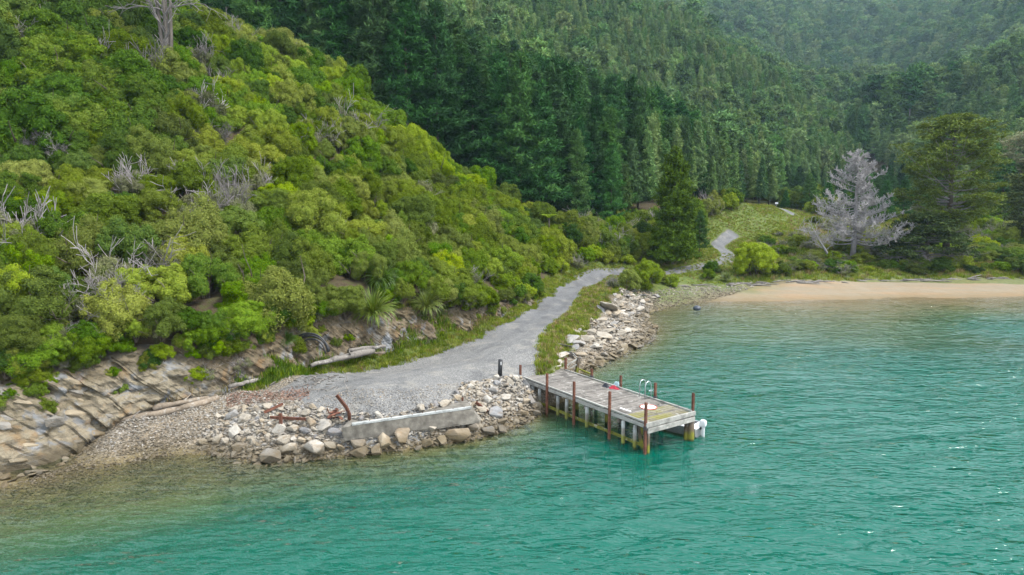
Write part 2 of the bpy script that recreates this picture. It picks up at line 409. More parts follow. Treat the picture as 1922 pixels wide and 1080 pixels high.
# ------------------------------------------------------------------ ground material: colour by what lies there
def ground_material():
    m, nt, n, l, bs = newmat('ground'); k = N(nt)
    pos = k.geopos()
    big = k.noise(pos, 0.35, 4); mid = k.noise(pos, 2.2, 5, 0.6); fine = k.noise(pos, 14, 4, 0.65)
    # forest floor: dead leaves, earth and dry grass
    c = k.ramp(mid, [(0.25, (0.035, 0.028, 0.018)), (0.5, (0.085, 0.065, 0.04)), (0.62, (0.07, 0.075, 0.028)), (0.8, (0.15, 0.12, 0.07))])
    # shingle
    vc = n.new('ShaderNodeTexVoronoi'); vc.inputs['Scale'].default_value = 9.0; l.new(pos, vc.inputs['Vector'])
    sep = n.new('ShaderNodeSeparateColor'); l.new(vc.outputs['Color'], sep.inputs[0])
    pb = k.ramp(sep.outputs[0], [(0.0, (0.20, 0.18, 0.15)), (0.3, (0.36, 0.31, 0.24)), (0.55, (0.44, 0.41, 0.35)), (0.75, (0.34, 0.27, 0.18)), (0.9, (0.30, 0.31, 0.31)), (1.0, (0.58, 0.56, 0.52))])
    pb = k.mix(k.mrange(vc.outputs['Distance'], 0.25, 0.65), pb, (0.13, 0.11, 0.085))
    pb = k.mix(k.math('MULTIPLY', k.mrange(big, 0.4, 0.7), 0.35), pb, (0.30, 0.22, 0.13))
    # wet and weed-stained below the tide line
    sx = n.new('ShaderNodeSeparateXYZ'); l.new(pos, sx.inputs[0])
    zz = k.math('ADD', sx.outputs[2], k.math('MULTIPLY', k.math('SUBTRACT', mid, 0.5), 0.35))
    wet = k.mrange(zz, 0.30, 0.05)
    pbw = k.mix(0.62, pb, (0.16, 0.125, 0.045))
    pb = k.mix(wet, pb, pbw)
    c = k.mix(k.attr('peb'), c, pb)
    # sand, tan to orange, mottled
    sd_ = k.mix(k.mrange(big, 0.35, 0.65), (0.245, 0.205, 0.14), (0.235, 0.18, 0.108))
    sd_ = k.mix(k.math('MULTIPLY', k.mrange(k.noise(k.geopos((0.12, 0.9, 1)), 0.8, 4), 0.50, 0.64), 0.5), sd_, (0.36, 0.21, 0.10))
    sd_ = k.mix(k.math('MULTIPLY', fine, 0.25), sd_, (0.5, 0.46, 0.4))
    sd_ = k.mix(wet, sd_, k.mix(0.5, sd_, (0.20, 0.14, 0.06)))
    c = k.mix(k.attr('sand'), c, sd_)
    # grass under the blades
    gr = k.ramp(mid, [(0.25, (0.05, 0.085, 0.018)), (0.5, (0.11, 0.15, 0.035)), (0.75, (0.19, 0.20, 0.06))])
    c = k.mix(k.attr('grass'), c, gr)
    # chip-seal road and rolled gravel
    vr = k.voro(pos, 22, out='Color'); vs_ = n.new('ShaderNodeSeparateColor'); l.new(vr, vs_.inputs[0])
    rd = k.ramp(vs_.outputs[0], [(0.0, (0.105, 0.105, 0.105)), (0.5, (0.20, 0.20, 0.197)), (1.0, (0.32, 0.315, 0.30))])
    sy = n.new('ShaderNodeSeparateXYZ'); l.new(pos, sy.inputs[0])
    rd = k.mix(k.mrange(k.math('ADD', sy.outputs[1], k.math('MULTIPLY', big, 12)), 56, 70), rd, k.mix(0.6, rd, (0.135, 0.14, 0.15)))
    rd = k.mix(k.mrange(k.noise(k.geopos((1, 0.55, 1), (0, 0, 0.5)), 0.55, 5, 0.6), 0.50, 0.64), rd, k.mix(0.55, rd, (0.085, 0.088, 0.092)))
    rd = k.mix(k.math('MULTIPLY', k.mrange(k.noise(pos, 0.8, 5, 0.62), 0.52, 0.72), 0.4), rd, (0.40, 0.37, 0.31))
    rd = k.mix(k.math('MULTIPLY', k.attr('rut'), k.mrange(mid, 0.3, 0.6)), rd, k.mix(0.65, rd, (0.11, 0.112, 0.118)))
    rm = k.mrange(k.math('ADD', k.attr('road'), k.math('MULTIPLY', k.math('SUBTRACT', fine, 0.5), 0.8)), 0.35, 0.65)
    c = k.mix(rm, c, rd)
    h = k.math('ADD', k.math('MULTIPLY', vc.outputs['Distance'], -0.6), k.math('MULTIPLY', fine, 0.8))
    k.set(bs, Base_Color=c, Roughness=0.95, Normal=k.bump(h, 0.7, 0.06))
    bs.inputs['Specular IOR Level'].default_value = 0.15
    return m
GROUND = ground_material()

def build_near():
    step = 0.4
    xs = np.arange(-66, 84.01, step); ys = np.arange(17, 168.01, step)
    X, Y = np.meshgrid(xs, ys)
    x, y = X.ravel(), Y.ravel()
    z = ground_z(x, y)
    M = land_masks(x, y, z)
    rough = (fbm(x * 0.7, y * 0.7, 3, 4) - 0.5)
    z = z + rough * (0.10 + 0.9 * M['hill']) * (1 - M['road']) + (fbm(x * 2.0, y * 2.0, 8, 2) - 0.5) * 0.10 * (1 - M['road'])
    nx = len(xs)
    i = np.arange((len(ys) - 1) * (nx - 1)); a = (i // (nx - 1)) * nx + i % (nx - 1)
    F = np.c_[a, a + 1, a + nx + 1, a + nx]
    V = np.c_[x, y, z]
    fz = z[F].mean(1); fx = x[F].mean(1); fy = y[F].mean(1)
    zone = np.full(len(F), 4)                                   # hillside
    zone[(M['hill'][F].mean(1) < 0.5)] = 3                      # grassy ground
    zone[(M['peb'][F].mean(1) > 0.5)] = 1
    zone[(M['sand'][F].mean(1) > 0.5)] = 2
    zone[M['road'][F].mean(1) > 0.5] = 5
    zone[fz < -0.03] = 0
    for zi, nm in enumerate(['seabed', 'pebble_beach', 'sandy_beach', 'ground', 'hillside', 'road']):
        f = F[zone == zi]
        if not len(f): continue
        used, inv = np.unique(f, return_inverse=True)
        me = mesh_np(nm, V[used], inv.reshape(f.shape), GROUND, True, {q: M[q][used] for q in ('road', 'grass', 'sand', 'peb', 'rut')})
        struct(nm, me)
def build_far():
    step = 5.0
    xs = np.arange(-260, 800.1, step); ys = np.arange(30, 1200.1, step)
    X, Y = np.meshgrid(xs, ys); x, y = X.ravel(), Y.ravel()
    z = ground_z(x, y)
    inn = (x > -66) & (x < 84) & (y < 168)
    z = np.where(inn, z - 3.0 - 0.05 * np.abs(z), z) + (fbm(x * 0.05, y * 0.05, 21, 3) - 0.5) * 4 * (~inn)
    nx = len(xs)
    i = np.arange((len(ys) - 1) * (nx - 1)); a = (i // (nx - 1)) * nx + i % (nx - 1)
    F = np.c_[a, a + 1, a + nx + 1, a + nx]
    core = (x > -58) & (x < 76) & (y < 158)
    F = F[~core[F].all(1)]
    used, inv = np.unique(F, return_inverse=True)
    zr = np.zeros(len(used))
    gr = (0.5 * (y[used] < 220) * (z[used] < 25)).astype(float)
    pe = sstep(1.5, 0.6, z[used])
    me = mesh_np('forested_hills', np.c_[x, y, z][used], inv.reshape(F.shape), GROUND, True, dict(road=zr, grass=gr, sand=zr, peb=pe))
    struct('forested_hills', me)
build_near()
build_far()

# ------------------------------------------------------------------ water
def water_material():
    m, nt, n, l, bs = newmat('sea_water'); k = N(nt)
    n.remove(bs); out = n['Material Output']
    pos = k.geopos()
    w1 = k.noise(k.geopos((0.55, 1.35, 1), (0, 0, R(-18))), 1.0, 2, 0.5, 0.6)
    w2 = k.noise(k.geopos((0.85, 2.3, 1), (0, 0, R(-10))), 1.5, 2, 0.5, 0.3)
    h = k.math('ADD', k.math('MULTIPLY', w1, 0.25), k.math('MULTIPLY', w2, 0.13))
    h = k.math('MULTIPLY', h, k.mrange(k.noise(k.geopos((0.5, 1, 1)), 0.16, 3, 0.5, 0.5), 0.35, 0.65, 0.55, 1.35))
    nb = k.bump(h, 1.0, 1.0)
    depth = k.attr('depth')
    fac = k.math('SUBTRACT', 1.0, k.math('POWER', 2.718, k.math('MULTIPLY', depth, -0.36)))
    tr = n.new('ShaderNodeBsdfTransparent'); k._in(tr.inputs[0], k.mix(k.mrange(depth, 0, 1.2), (0.97, 0.97, 0.92), (0.62, 0.83, 0.66)))
    df = n.new('ShaderNodeBsdfDiffuse')
    k._in(df.inputs[0], k.mix(k.mrange(depth, 0.5, 2.6), (0.052, 0.10, 0.040), (0.0, 0.072, 0.051)))
    ms = n.new('ShaderNodeMixShader'); l.new(fac, ms.inputs[0]); l.new(tr.outputs[0], ms.inputs[1]); l.new(df.outputs[0], ms.inputs[2])
    gl = n.new('ShaderNodeBsdfGlossy'); gl.inputs['Roughness'].default_value = 0.05; l.new(nb, gl.inputs['Normal'])
    fr = n.new('ShaderNodeFresnel'); fr.inputs['IOR'].default_value = 1.33; l.new(nb, fr.inputs['Normal'])
    m2 = n.new('ShaderNodeMixShader'); l.new(fr.outputs[0], m2.inputs[0]); l.new(ms.outputs[0], m2.inputs[1]); l.new(gl.outputs[0], m2.inputs[2])
    l.new(m2.outputs[0], out.inputs['Surface'])
    return m
def build_water():
    step = 0.26
    xs = np.arange(-48, 96, step); ys = np.arange(12, 96, step)
    X, Y = np.meshgrid(xs, ys); x, y = X.ravel(), Y.ravel()
    bed = ground_z(x, y)
    wx = fbm(x * 0.16, y * 0.16, 31, 3) * 5.0; wy = fbm(x * 0.16, y * 0.16, 37, 3) * 5.0
    z = np.zeros(len(x))
    for ang, lam, amp, ph in ((22, 2.3, 0.024, 0.3), (14, 1.5, 0.017, 1.1), (30, 1.05, 0.013, 2.0), (4, 1.9, 0.015, 4.0), (-12, 0.85, 0.007, 5.0)):
        a = R(ang); kx, ky = -math.sin(a), math.cos(a)
        env = 0.35 + 1.3 * fbm(x * 0.09 + ph * 7, y * 0.13 + ph * 3, int(ph * 10) + 3, 2)
        z += amp * env * np.sin(2 * math.pi / lam * (kx * (x + wx) + ky * (y + wy)) + ph)
    depth = np.clip(-bed, 0, 20)
    calm = sstep(0.0, 1.2, depth)
    z = z * (0.25 + 0.75 * calm)
    nx = len(xs)
    i = np.arange((len(ys) - 1) * (nx - 1)); a = (i // (nx - 1)) * nx + i % (nx - 1)
    F = np.c_[a, a + 1, a + nx + 1, a + nx]
    F = F[bed[F].min(1) < 0.5]
    used, inv = np.unique(F, return_inverse=True)
    me = mesh_np('water', np.c_[x, y, z][used], inv.reshape(F.shape), water_material(), True, dict(depth=depth[used]))
    struct('water', me)
build_water()
# ------------------------------------------------------------------ foliage materials
def foliage_material(name, stops, trans=0.22, hue=0.010, val=0.20, rough=0.65, spec=0.05):
    m, nt, n, l, bs = newmat(name); k = N(nt)
    r = k.objrand(); tone = k.attr('tone')
    f = k.math('ADD', k.math('MULTIPLY', tone, 0.38), k.math('MULTIPLY', r, 0.62))
    c = k.ramp(f, stops)
    r2 = k.math('FRACT', k.math('MULTIPLY', r, 17.31))
    c = k.hsv(c, k.mrange(r2, 0, 1, 0.5 - hue, 0.5 + hue), k.mrange(k.math('FRACT', k.math('MULTIPLY', r, 5.77)), 0, 1, 0.98, 1.18), k.mrange(k.math('FRACT', k.math('MULTIPLY', r, 41.7)), 0, 1, 1 - val, 1 + val * 0.8))
    k.set(bs, Base_Color=c, Roughness=rough); bs.inputs['Specular IOR Level'].default_value = spec
    tl = n.new('ShaderNodeBsdfTranslucent'); k._in(tl.inputs[0], k.hsv(c, 0.49, 1.1, 1.25 * ALB))
    ms = n.new('ShaderNodeMixShader'); ms.inputs[0].default_value = trans
    l.new(bs.outputs[0], ms.inputs[1]); l.new(tl.outputs[0], ms.inputs[2]); l.new(ms.outputs[0], n['Material Output'].inputs['Surface'])
    return m
def simple_material(name, stops, scale=3.0, rough=0.85, bump=0.4, bdist=0.03, stretch=(1, 1, 1), spec=0.2, coord='Object', randv=0.3, metal=0.0):
    m, nt, n, l, bs = newmat(name); k = N(nt)
    v = k.coord(coord, stretch)
    f = k.noise(v, scale, 6, 0.6)
    c = k.ramp(f, stops)
    c = k.hsv(c, 0.5, 1.0, k.mrange(k.objrand(), 0, 1, 1 - randv, 1 + randv))
    k.set(bs, Base_Color=c, Roughness=rough, Normal=k.bump(k.noise(v, scale * 3, 5, 0.65), bump, bdist), Metallic=metal)
    bs.inputs['Specular IOR Level'].default_value = spec
    return m
F_BROAD = foliage_material('broadleaf_leaves', [(0.1, (0.068, 0.145, 0.012)), (0.45, (0.175, 0.285, 0.025)), (0.9, (0.32, 0.40, 0.05))], 0.28)
F_OLIVE = foliage_material('tea_tree_leaves', [(0.1, (0.072, 0.110, 0.018)), (0.45, (0.165, 0.225, 0.036)), (0.9, (0.31, 0.35, 0.085))], 0.24)
F_DARK = foliage_material('dark_leaves', [(0.1, (0.035, 0.08, 0.013)), (0.5, (0.09, 0.165, 0.026)), (0.9, (0.185, 0.25, 0.045))], 0.2)
F_GREY = foliage_material('grey_green_leaves', [(0.1, (0.09, 0.105, 0.05)), (0.5, (0.19, 0.205, 0.10)), (0.9, (0.32, 0.32, 0.19))], 0.15)
F_MID = foliage_material('hazed_pine_needles', [(0.1, (0.065, 0.14, 0.05)), (0.5, (0.14, 0.245, 0.085)), (0.9, (0.26, 0.35, 0.135))], 0.12, 0.015, 0.28)  # paler grey-green stand, with some distance haze put into the needle colour
F_PINE = foliage_material('pine_needles', [(0.1, (0.020, 0.062, 0.020)), (0.5, (0.048, 0.125, 0.036)), (0.9, (0.105, 0.20, 0.058))], 0.12, 0.015, 0.3)
F_FLAX = foliage_material('flax_blades', [(0.1, (0.04, 0.085, 0.015)), (0.5, (0.095, 0.16, 0.028)), (0.9, (0.20, 0.25, 0.065))], 0.2, 0.02, 0.2, 0.4, 0.3)
F_FERN = foliage_material('fern_fronds', [(0.1, (0.07, 0.13, 0.015)), (0.5, (0.16, 0.24, 0.03)), (0.9, (0.27, 0.32, 0.06))], 0.3, 0.02, 0.2)
F_GRASS = foliage_material('grass_blades', [(0.05, (0.10, 0.165, 0.022)), (0.5, (0.22, 0.29, 0.05)), (0.95, (0.40, 0.40, 0.12))], 0.3, 0.012, 0.25)
F_DRY = foliage_material('dry_grass_blades', [(0.05, (0.16, 0.12, 0.055)), (0.5, (0.30, 0.23, 0.12)), (0.95, (0.46, 0.38, 0.23))], 0.2, 0.02, 0.3)
BARK = simple_material('bark', [(0.3, (0.06, 0.045, 0.032)), (0.7, (0.17, 0.14, 0.11))], 2.0, stretch=(3, 3, 0.6))
GREYWOOD = simple_material('dead_wood', [(0.25, (0.17, 0.15, 0.145)), (0.55, (0.31, 0.285, 0.28)), (0.8, (0.42, 0.395, 0.38))], 2.2, stretch=(2, 2, 0.6))

# ------------------------------------------------------------------ foliage geometry
def unit(v): return v / (np.linalg.norm(v, axis=-1, keepdims=True) + 1e-9)
def leaf_mesh(name, pos, nrm, size, mat, rg, aspect=0.6, direc=None, extra=None):
    """one rhombic leaf for every position, facing nrm, its long axis along direc or any which way"""
    n = len(pos)
    nrm = unit(nrm)
    t = rg.normal(size=(n, 3)) if direc is None else direc
    t = unit(t - nrm * (t * nrm).sum(1, keepdims=True))
    b = np.cross(nrm, t)
    s = np.asarray(size).reshape(-1, 1) * np.ones((n, 1))
    V = np.empty((n, 4, 3))
    V[:, 0] = pos - t * s; V[:, 1] = pos + b * s * aspect + t * s * 0.1; V[:, 2] = pos + t * s; V[:, 3] = pos - b * s * aspect + t * s * 0.1
    F = np.arange(n * 4).reshape(n, 4)
    tone = rg.random(n)
    V = V.reshape(-1, 3)
    if extra is not None:
        ev, ef = extra
        F = np.r_[F, np.c_[ef, ef[:, 2:3]] + len(V)] if ef.shape[1] == 3 else np.r_[F, ef + len(V)]
        V = np.r_[V, ev]; tone = np.r_[tone, np.full(len(ef), 0.3)]
    return mesh_np(name, V, F, mat, False, dict(tone=tone))
def _ico():
    bm = bmesh.new(); bmesh.ops.create_icosphere(bm, subdivisions=1, radius=1.0)
    v = np.array([x.co[:] for x in bm.verts]); f = np.array([[q.index for q in p.verts] for p in bm.faces]); bm.free()
    return v, f
ICO_V, ICO_F = _ico()
def shrub_crown(name, seed, mat, h=0.9, lobes=11, leaves=7000, leaf=0.042, lobe_r=(0.32, 0.46), jit=0.55, spread=0.66, spiky=0.0, sub=6):
    rg = np.random.default_rng(seed)
    i = np.arange(lobes)
    el = np.arcsin(np.clip(-0.22 + 1.2 * (i + 0.5) / lobes, -1, 1)); az = i * 2.399 + rg.random(lobes)
    rad = spread * rg.uniform(0.7, 1.15, lobes)
    C0 = np.c_[np.cos(el) * np.cos(az), np.cos(el) * np.sin(az), np.sin(el)] * rad[:, None]
    C0[:, 2] *= h; C0 += rg.normal(size=C0.shape) * 0.06
    C0[:, 2] += 0.45 * h
    r0 = rg.uniform(*lobe_r, lobes)
    C, r = [], []
    for j in range(lobes):          # every limb end breaks up into smaller heads of leaves
        o = unit(C0[j] - np.array([0, 0, 0.25 * h]))
        C.append(C0[j]); r.append(r0[j] * 0.82)
        for q in range(sub):
            d = unit(rg.normal(size=3) + o * 0.75 + np.array([0, 0, 0.25]))
            C.append(C0[j] + d * r0[j] * rg.uniform(0.65, 1.0)); r.append(r0[j] * rg.uniform(0.26, 0.46))
    C = np.array(C); r = np.array(r); lobes = len(r)
    w = r ** 2 / (r ** 2).sum()
    L = rg.choice(lobes, leaves * 2, p=w)
    d = unit(rg.normal(size=(len(L), 3)) + np.array([0, 0, 0.25]))
    rr = r[L] * (0.86 + 0.22 * rg.random(len(L)) + spiky * rg.random(len(L)) ** 3)
    pos = C[L] + d * rr[:, None]
    cull = np.zeros(len(pos), bool)
    for j in range(lobes):
        cull |= (np.linalg.norm(pos - C[j], axis=1) < r[j] * 0.80) & (L != j)
    cull |= pos[:, 2] < -0.12
    cull |= ((pos - np.array([0, 0, 0.2])) * d).sum(1) < -0.15
    pos, d = pos[~cull][:leaves], d[~cull][:leaves]
    nr = d + rg.normal(size=d.shape) * jit + np.array([0, 0, 0.25])
    ev = np.concatenate([C[j] + ICO_V * r[j] * 0.74 for j in range(lobes)])
    ef = np.concatenate([ICO_F + j * len(ICO_V) for j in range(lobes)])
    return leaf_mesh(name, pos, nr, leaf * rg.uniform(0.7, 1.3, len(pos)), mat, rg, 0.55, extra=(ev, ef))
def twig_system(mb, rg, base, d, length, rad, depth, nchild=4, curl=0.35, spread=0.8, up=0.15, nseg=4, sides=4, minr=0.006):
    pts = [Vector(base)]; rs = [rad]; dirs = []
    d = Vector(d).normalized()
    for s in range(nseg):
        d = (d + Vector(rg.normal(size=3)) * curl * 0.4 + Vector((0, 0, up * 0.3))).normalized()
        pts.append(pts[-1] + d * length / nseg); dirs.append(d.copy())
        rs.append(max(minr, rad * (1 - 0.75 * (s + 1) / nseg)))
    mb.tube(pts, rs, sides if depth > 0 else 3, cap=False)
    if depth <= 0: return
    for c in range(nchild):
        t = rg.uniform(0.25, 1.0); q = t * nseg; i = min(int(q), nseg - 1)
        p = pts[i].lerp(pts[i + 1], q - i)
        dd = (dirs[i] + Vector(rg.normal(size=3)) * spread + Vector((0, 0, up))).normalized()
        twig_system(mb, rg, p, dd, length * rg.uniform(0.4, 0.7), max(minr, rad * 0.5), depth - 1, nchild, curl, spread, up, max(2, nseg - 1), sides, minr)
def stem_mesh(name, seed, mat=None, n=5, hgt=0.85, rad=0.05, depth=1, spread=0.5):
    rg = np.random.default_rng(seed); mb = MB()
    for i in range(n):
        a = 2 * math.pi * i / n + rg.random()
        twig_system(mb, rg, (0.04 * math.cos(a), 0.04 * math.sin(a), -0.35), (spread * math.cos(a), spread * math.sin(a), 1), hgt + 0.35, rad, depth, 3, 0.4, 0.7)
    return mb.mesh(name, mat or BARK, True)
def twig_bush_mesh(name, seed, n=9, hgt=1.25, rad=0.028, depth=2, nchild=5):
    rg = np.random.default_rng(seed); mb = MB()
    for i in range(n):
        a = 2 * math.pi * i / n + rg.random()
        twig_system(mb, rg, (0, 0, -0.1), (0.75 * math.cos(a), 0.75 * math.sin(a), 1), hgt * rg.uniform(0.7, 1.1), rad, depth, nchild, 0.45, 0.75, 0.25, 4, 3, 0.008)
    return mb.mesh(name, GREYWOOD, True)

def pine_crown(name, seed, mat, H=20.0, base=0.12, width=3.4, whorls=26, per=6, tufts=9, quads=5, tl=0.55, tw=0.2, power=0.85, droop=0.0, ragged=0.25, blob=0.0):
    rg = np.random.default_rng(seed)
    pos, nrm, dr, sz = [], [], [], []
    for wi in range(whorls):
        t = base + (1 - base) * (wi + rg.random() * 0.6) / whorls
        z = t * H
        s = (t - base) / (1 - base)
        Lb = width * ((1 - s) ** power) * (1 - blob * (1 - s) ** 3) + 0.25
        for b in range(per if s < 0.9 else 4):
            az = rg.random() * 6.283
            L = Lb * rg.uniform(1 - ragged * 1.6, 1 + ragged)
            out = np.array([math.cos(az), math.sin(az), 0])
            rise = (0.15 + 0.55 * s) - droop
            for q in range(max(3, int(tufts * (0.4 + 0.6 * L / width)))):
                f = rg.uniform(0.18, 1.0) ** 0.7
                side = np.cross(out, [0, 0, 1]) * rg.normal() * 0.22 * L * (1 - 0.5 * f)
                p = out * L * f + side + np.array([0, 0, z + L * f * rise * 0.7 + 0.25 * L * (f ** 2) * 0.5 + rg.normal() * 0.1])
                for k in range(quads):
                    d = out * 0.7 + rg.normal(size=3) * 0.6 + np.array([0, 0, 0.55])
                    pos.append(p + rg.normal(size=3) * 0.14 + d * 0.2); dr.append(d)
                    nrm.append(rg.normal(size=3) * 0.8 + out * 0.4 + np.array([0, 0, 0.5])); sz.append(tl * rg.uniform(0.7, 1.25))
    for k in range(8):
        pos.append(np.array([0, 0, H + 0.1 * k - 0.2])); dr.append(np.array([rg.normal() * 0.2, rg.normal() * 0.2, 1.0])); nrm.append(rg.normal(size=3)); sz.append(tl)
    return leaf_mesh(name, np.array(pos), np.array(nrm), np.array(sz), mat, rg, tw / tl, np.array(dr))
def pine_trunk(name, seed, H=20.0, r=0.26, limbs=26, width=2.6, bare=0.1):
    rg = np.random.default_rng(seed); mb = MB()
    mb.tube([(0, 0, -1.2), (0.03, 0, H * 0.3), (-0.03, 0.02, H * 0.65), (0, 0, H * 0.98)], [r * 1.15, r * 0.8, r * 0.45, 0.03], 6)
    for i in range(limbs):
        t = bare + (0.9 - bare) * i / limbs; a = rg.random() * 6.283; L = width * (1 - t) ** 0.8 * rg.uniform(0.5, 1)
        mb.tube([(0, 0, t * H), (L * 0.5 * math.cos(a), L * 0.5 * math.sin(a), t * H + L * 0.12), (L * math.cos(a), L * math.sin(a), t * H + L * 0.35)], [0.05, 0.035, 0.015], 3, cap=False)
    return mb.mesh(name, BARK, True)

# ------------------------------------------------------------------ masses that nobody could count
def scatter(name, meshes, pts, rotz, scl, idx, label, cat, tilt=None, kind='stuff', sq=None):
    """one object: every point carries one of the meshes (geometry nodes)"""
    n = len(pts)
    me = bpy.data.meshes.new(name); me.vertices.add(n); me.vertices.foreach_set('co', np.asarray(pts, np.float32).ravel())
    rot = np.zeros((n, 3), np.float32); rot[:, 2] = rotz
    if tilt is not None: rot[:, :2] = tilt
    a = me.attributes.new('rot', 'FLOAT_VECTOR', 'POINT'); a.data.foreach_set('vector', rot.ravel())
    sv = np.repeat(np.asarray(scl, np.float32).reshape(n, -1), 3, 1) if np.ndim(scl) == 1 else np.asarray(scl, np.float32)
    a = me.attributes.new('scl', 'FLOAT_VECTOR', 'POINT'); a.data.foreach_set('vector', sv.ravel())
    a = me.attributes.new('vid', 'INT', 'POINT'); a.data.foreach_set('value', np.asarray(idx, np.int32))
    o = obj(name, me)
    ng = bpy.data.node_groups.new(name, 'GeometryNodeTree')
    ng.interface.new_socket('Geometry', in_out='INPUT', socket_type='NodeSocketGeometry')
    ng.interface.new_socket('Geometry', in_out='OUTPUT', socket_type='NodeSocketGeometry')
    nn, ll = ng.nodes, ng.links
    gi, go = nn.new('NodeGroupInput'), nn.new('NodeGroupOutput')
    inst = nn.new('GeometryNodeInstanceOnPoints'); inst.inputs['Pick Instance'].default_value = True
    join = nn.new('GeometryNodeJoinGeometry')
    for mesh in reversed(meshes):
        src = bpy.data.objects.new(mesh.name, mesh)
        oi = nn.new('GeometryNodeObjectInfo'); oi.inputs['Object'].default_value = src; oi.inputs['As Instance'].default_value = False
        g2 = nn.new('GeometryNodeGeometryToInstance')
        ll.new(oi.outputs['Geometry'], g2.inputs[0]); ll.new(g2.outputs[0], join.inputs[0])
    def at(nm, tp, sock):
        t = nn.new('GeometryNodeInputNamedAttribute'); t.data_type = tp; t.inputs['Name'].default_value = nm; return t.outputs['Attribute']
    ll.new(gi.outputs[0], inst.inputs['Points']); ll.new(join.outputs[0], inst.inputs['Instance'])
    ll.new(at('vid', 'INT', 0), inst.inputs['Instance Index'])
    e2r = nn.new('FunctionNodeEulerToRotation'); ll.new(at('rot', 'FLOAT_VECTOR', 0), e2r.inputs[0]); ll.new(e2r.outputs[0], inst.inputs['Rotation'])
    ll.new(at('scl', 'FLOAT_VECTOR', 0), inst.inputs['Scale'])
    ll.new(inst.outputs[0], go.inputs[0])
    md = o.modifiers.new('scatter', 'NODES'); md.node_group = ng
    tag(o, label, cat, None, kind)
    return o
def joined(name, meshes):
    """several meshes as one, each with its own material"""
    V, F, T, MI, mats, off = [], [], [], [], [], 0
    bm = bmesh.new()
    for i, m in enumerate(meshes):
        n0 = len(bm.faces); bm.from_mesh(m); bm.faces.ensure_lookup_table()
        for f in bm.faces[n0:]: f.material_index = i
        mats.append(m.materials[0])
    me = bpy.data.meshes.new(name); bm.to_mesh(me); bm.free()
    for m in mats: me.materials.append(m)
    return me

def visible(x, y, z, above=2.0, n=70):
    """rough line of sight from the camera to a point, over the bare ground and low scrub"""
    ok = np.ones(len(x), bool)
    for t in np.linspace(0.25, 0.96, n):
        gx, gy = x * t, y * t
        lz = CAM_Z + (z - CAM_Z) * t
        ok &= lz > ground_z(gx, gy) + np.where(gy > 60, above, 0.0) * (gy < y - 12)
    return ok
def jgrid(x0, x1, y0, y1, step, rg, j=0.42):
    X, Y = np.meshgrid(np.arange(x0, x1, step), np.arange(y0, y1, step))
    x, y = X.ravel().astype(float), Y.ravel().astype(float)
    x = x + (np.round(y / step) % 2) * step / 2
    return x + rg.uniform(-j, j, len(x)) * step, y + rg.uniform(-j, j, len(x)) * step
def in_frame(x, y, z, m=60):
    px, py = to_px(x, y, z)
    return (px > -m) & (px < 1922 + m) & (py > -m) & (py < 1080 + m)

def plant(name, parts, label, cat, x, y, scale, rz=None, group=None, z=None, sink=0.0, tilt=(0, 0)):
    """parts: [(part name, mesh)]; copies share the meshes"""
    t = thing(name, label, cat, (x, y, (gz(x, y) if z is None else z) - sink), (tilt[0], tilt[1], random.uniform(0, 6.28) if rz is None else rz), scale, group)
    for pn, me in parts: obj(pn, me, t)
    return t

# ------------------------------------------------------------------ bush on the near hill
BUSH = {
    'broadleaf_bush': [[('trunk', stem_mesh('broadleaf_stem', 40 + i)), ('crown', shrub_crown('broadleaf_crown', 60 + i, F_BROAD, 0.8 + 0.08 * i, 11 + i, 17000, 0.026, sub=7))] for i in range(5)],
    'tea_tree_bush': [[('trunk', stem_mesh('tea_tree_stem', 140 + i)), ('crown', shrub_crown('tea_tree_crown', 160 + i, F_OLIVE, 0.95 + 0.1 * i, 11 + i, 17000, 0.024, (0.30, 0.45), 0.65, 0.66, 0.2, 7))] for i in range(5)],
    'dark_bush': [[('trunk', stem_mesh('dark_bush_stem', 240 + i)), ('crown', shrub_crown('dark_bush_crown', 260 + i, F_DARK, 0.95 + 0.12 * i, 11 + i, 15000, 0.027, (0.30, 0.46), 0.6, sub=7))] for i in range(4)],
    'grey_bush': [[('twigs', twig_bush_mesh('grey_bush_twigs', 340 + i)), ('crown', shrub_crown('grey_bush_crown', 360 + i, F_GREY, 0.95, 9, 8000, 0.024, (0.22, 0.34), 0.8, 0.64, 0.5))] for i in range(4)],
}
BARE = [[('twigs', twig_bush_mesh('bare_twigs', 440 + i, 9, 1.3, 0.020, 3, 5))] for i in range(3)]
WORDS = {'broadleaf_bush': ('bright green broadleaf bush', 'bush'), 'tea_tree_bush': ('olive green fine-leaved bush', 'bush'), 'dark_bush': ('dark green dense bush', 'bush'), 'grey_bush': ('pale grey-green twiggy bush', 'bush'), 'bare_bush': ('bare grey leafless shrub', 'shrub')}
def zone_of(px, py):
    low = float(np.interp(px, [0, 250, 450, 650, 850, 1000, 1230], [650, 600, 560, 500, 510, 500, 480])); top = float(np.interp(px, [0, 385, 640, 930, 1080, 1230], [-60, 0, 105, 335, 405, 480]))
    t = (py - top) / max(low - top, 30)
    row = ['on the skyline', 'high', 'midway up', 'low down', 'lowest'][int(np.clip(t * 4.6, 0, 4))]
    c = ['by the left edge', 'above the outcrop', 'above the shingle', 'above the rounded bush', 'above the hoses', 'above the flax', 'above the road', 'by the road bend'][int(np.searchsorted([120, 250, 440, 560, 660, 850, 1000], px))]
    return f'{row} {c}'
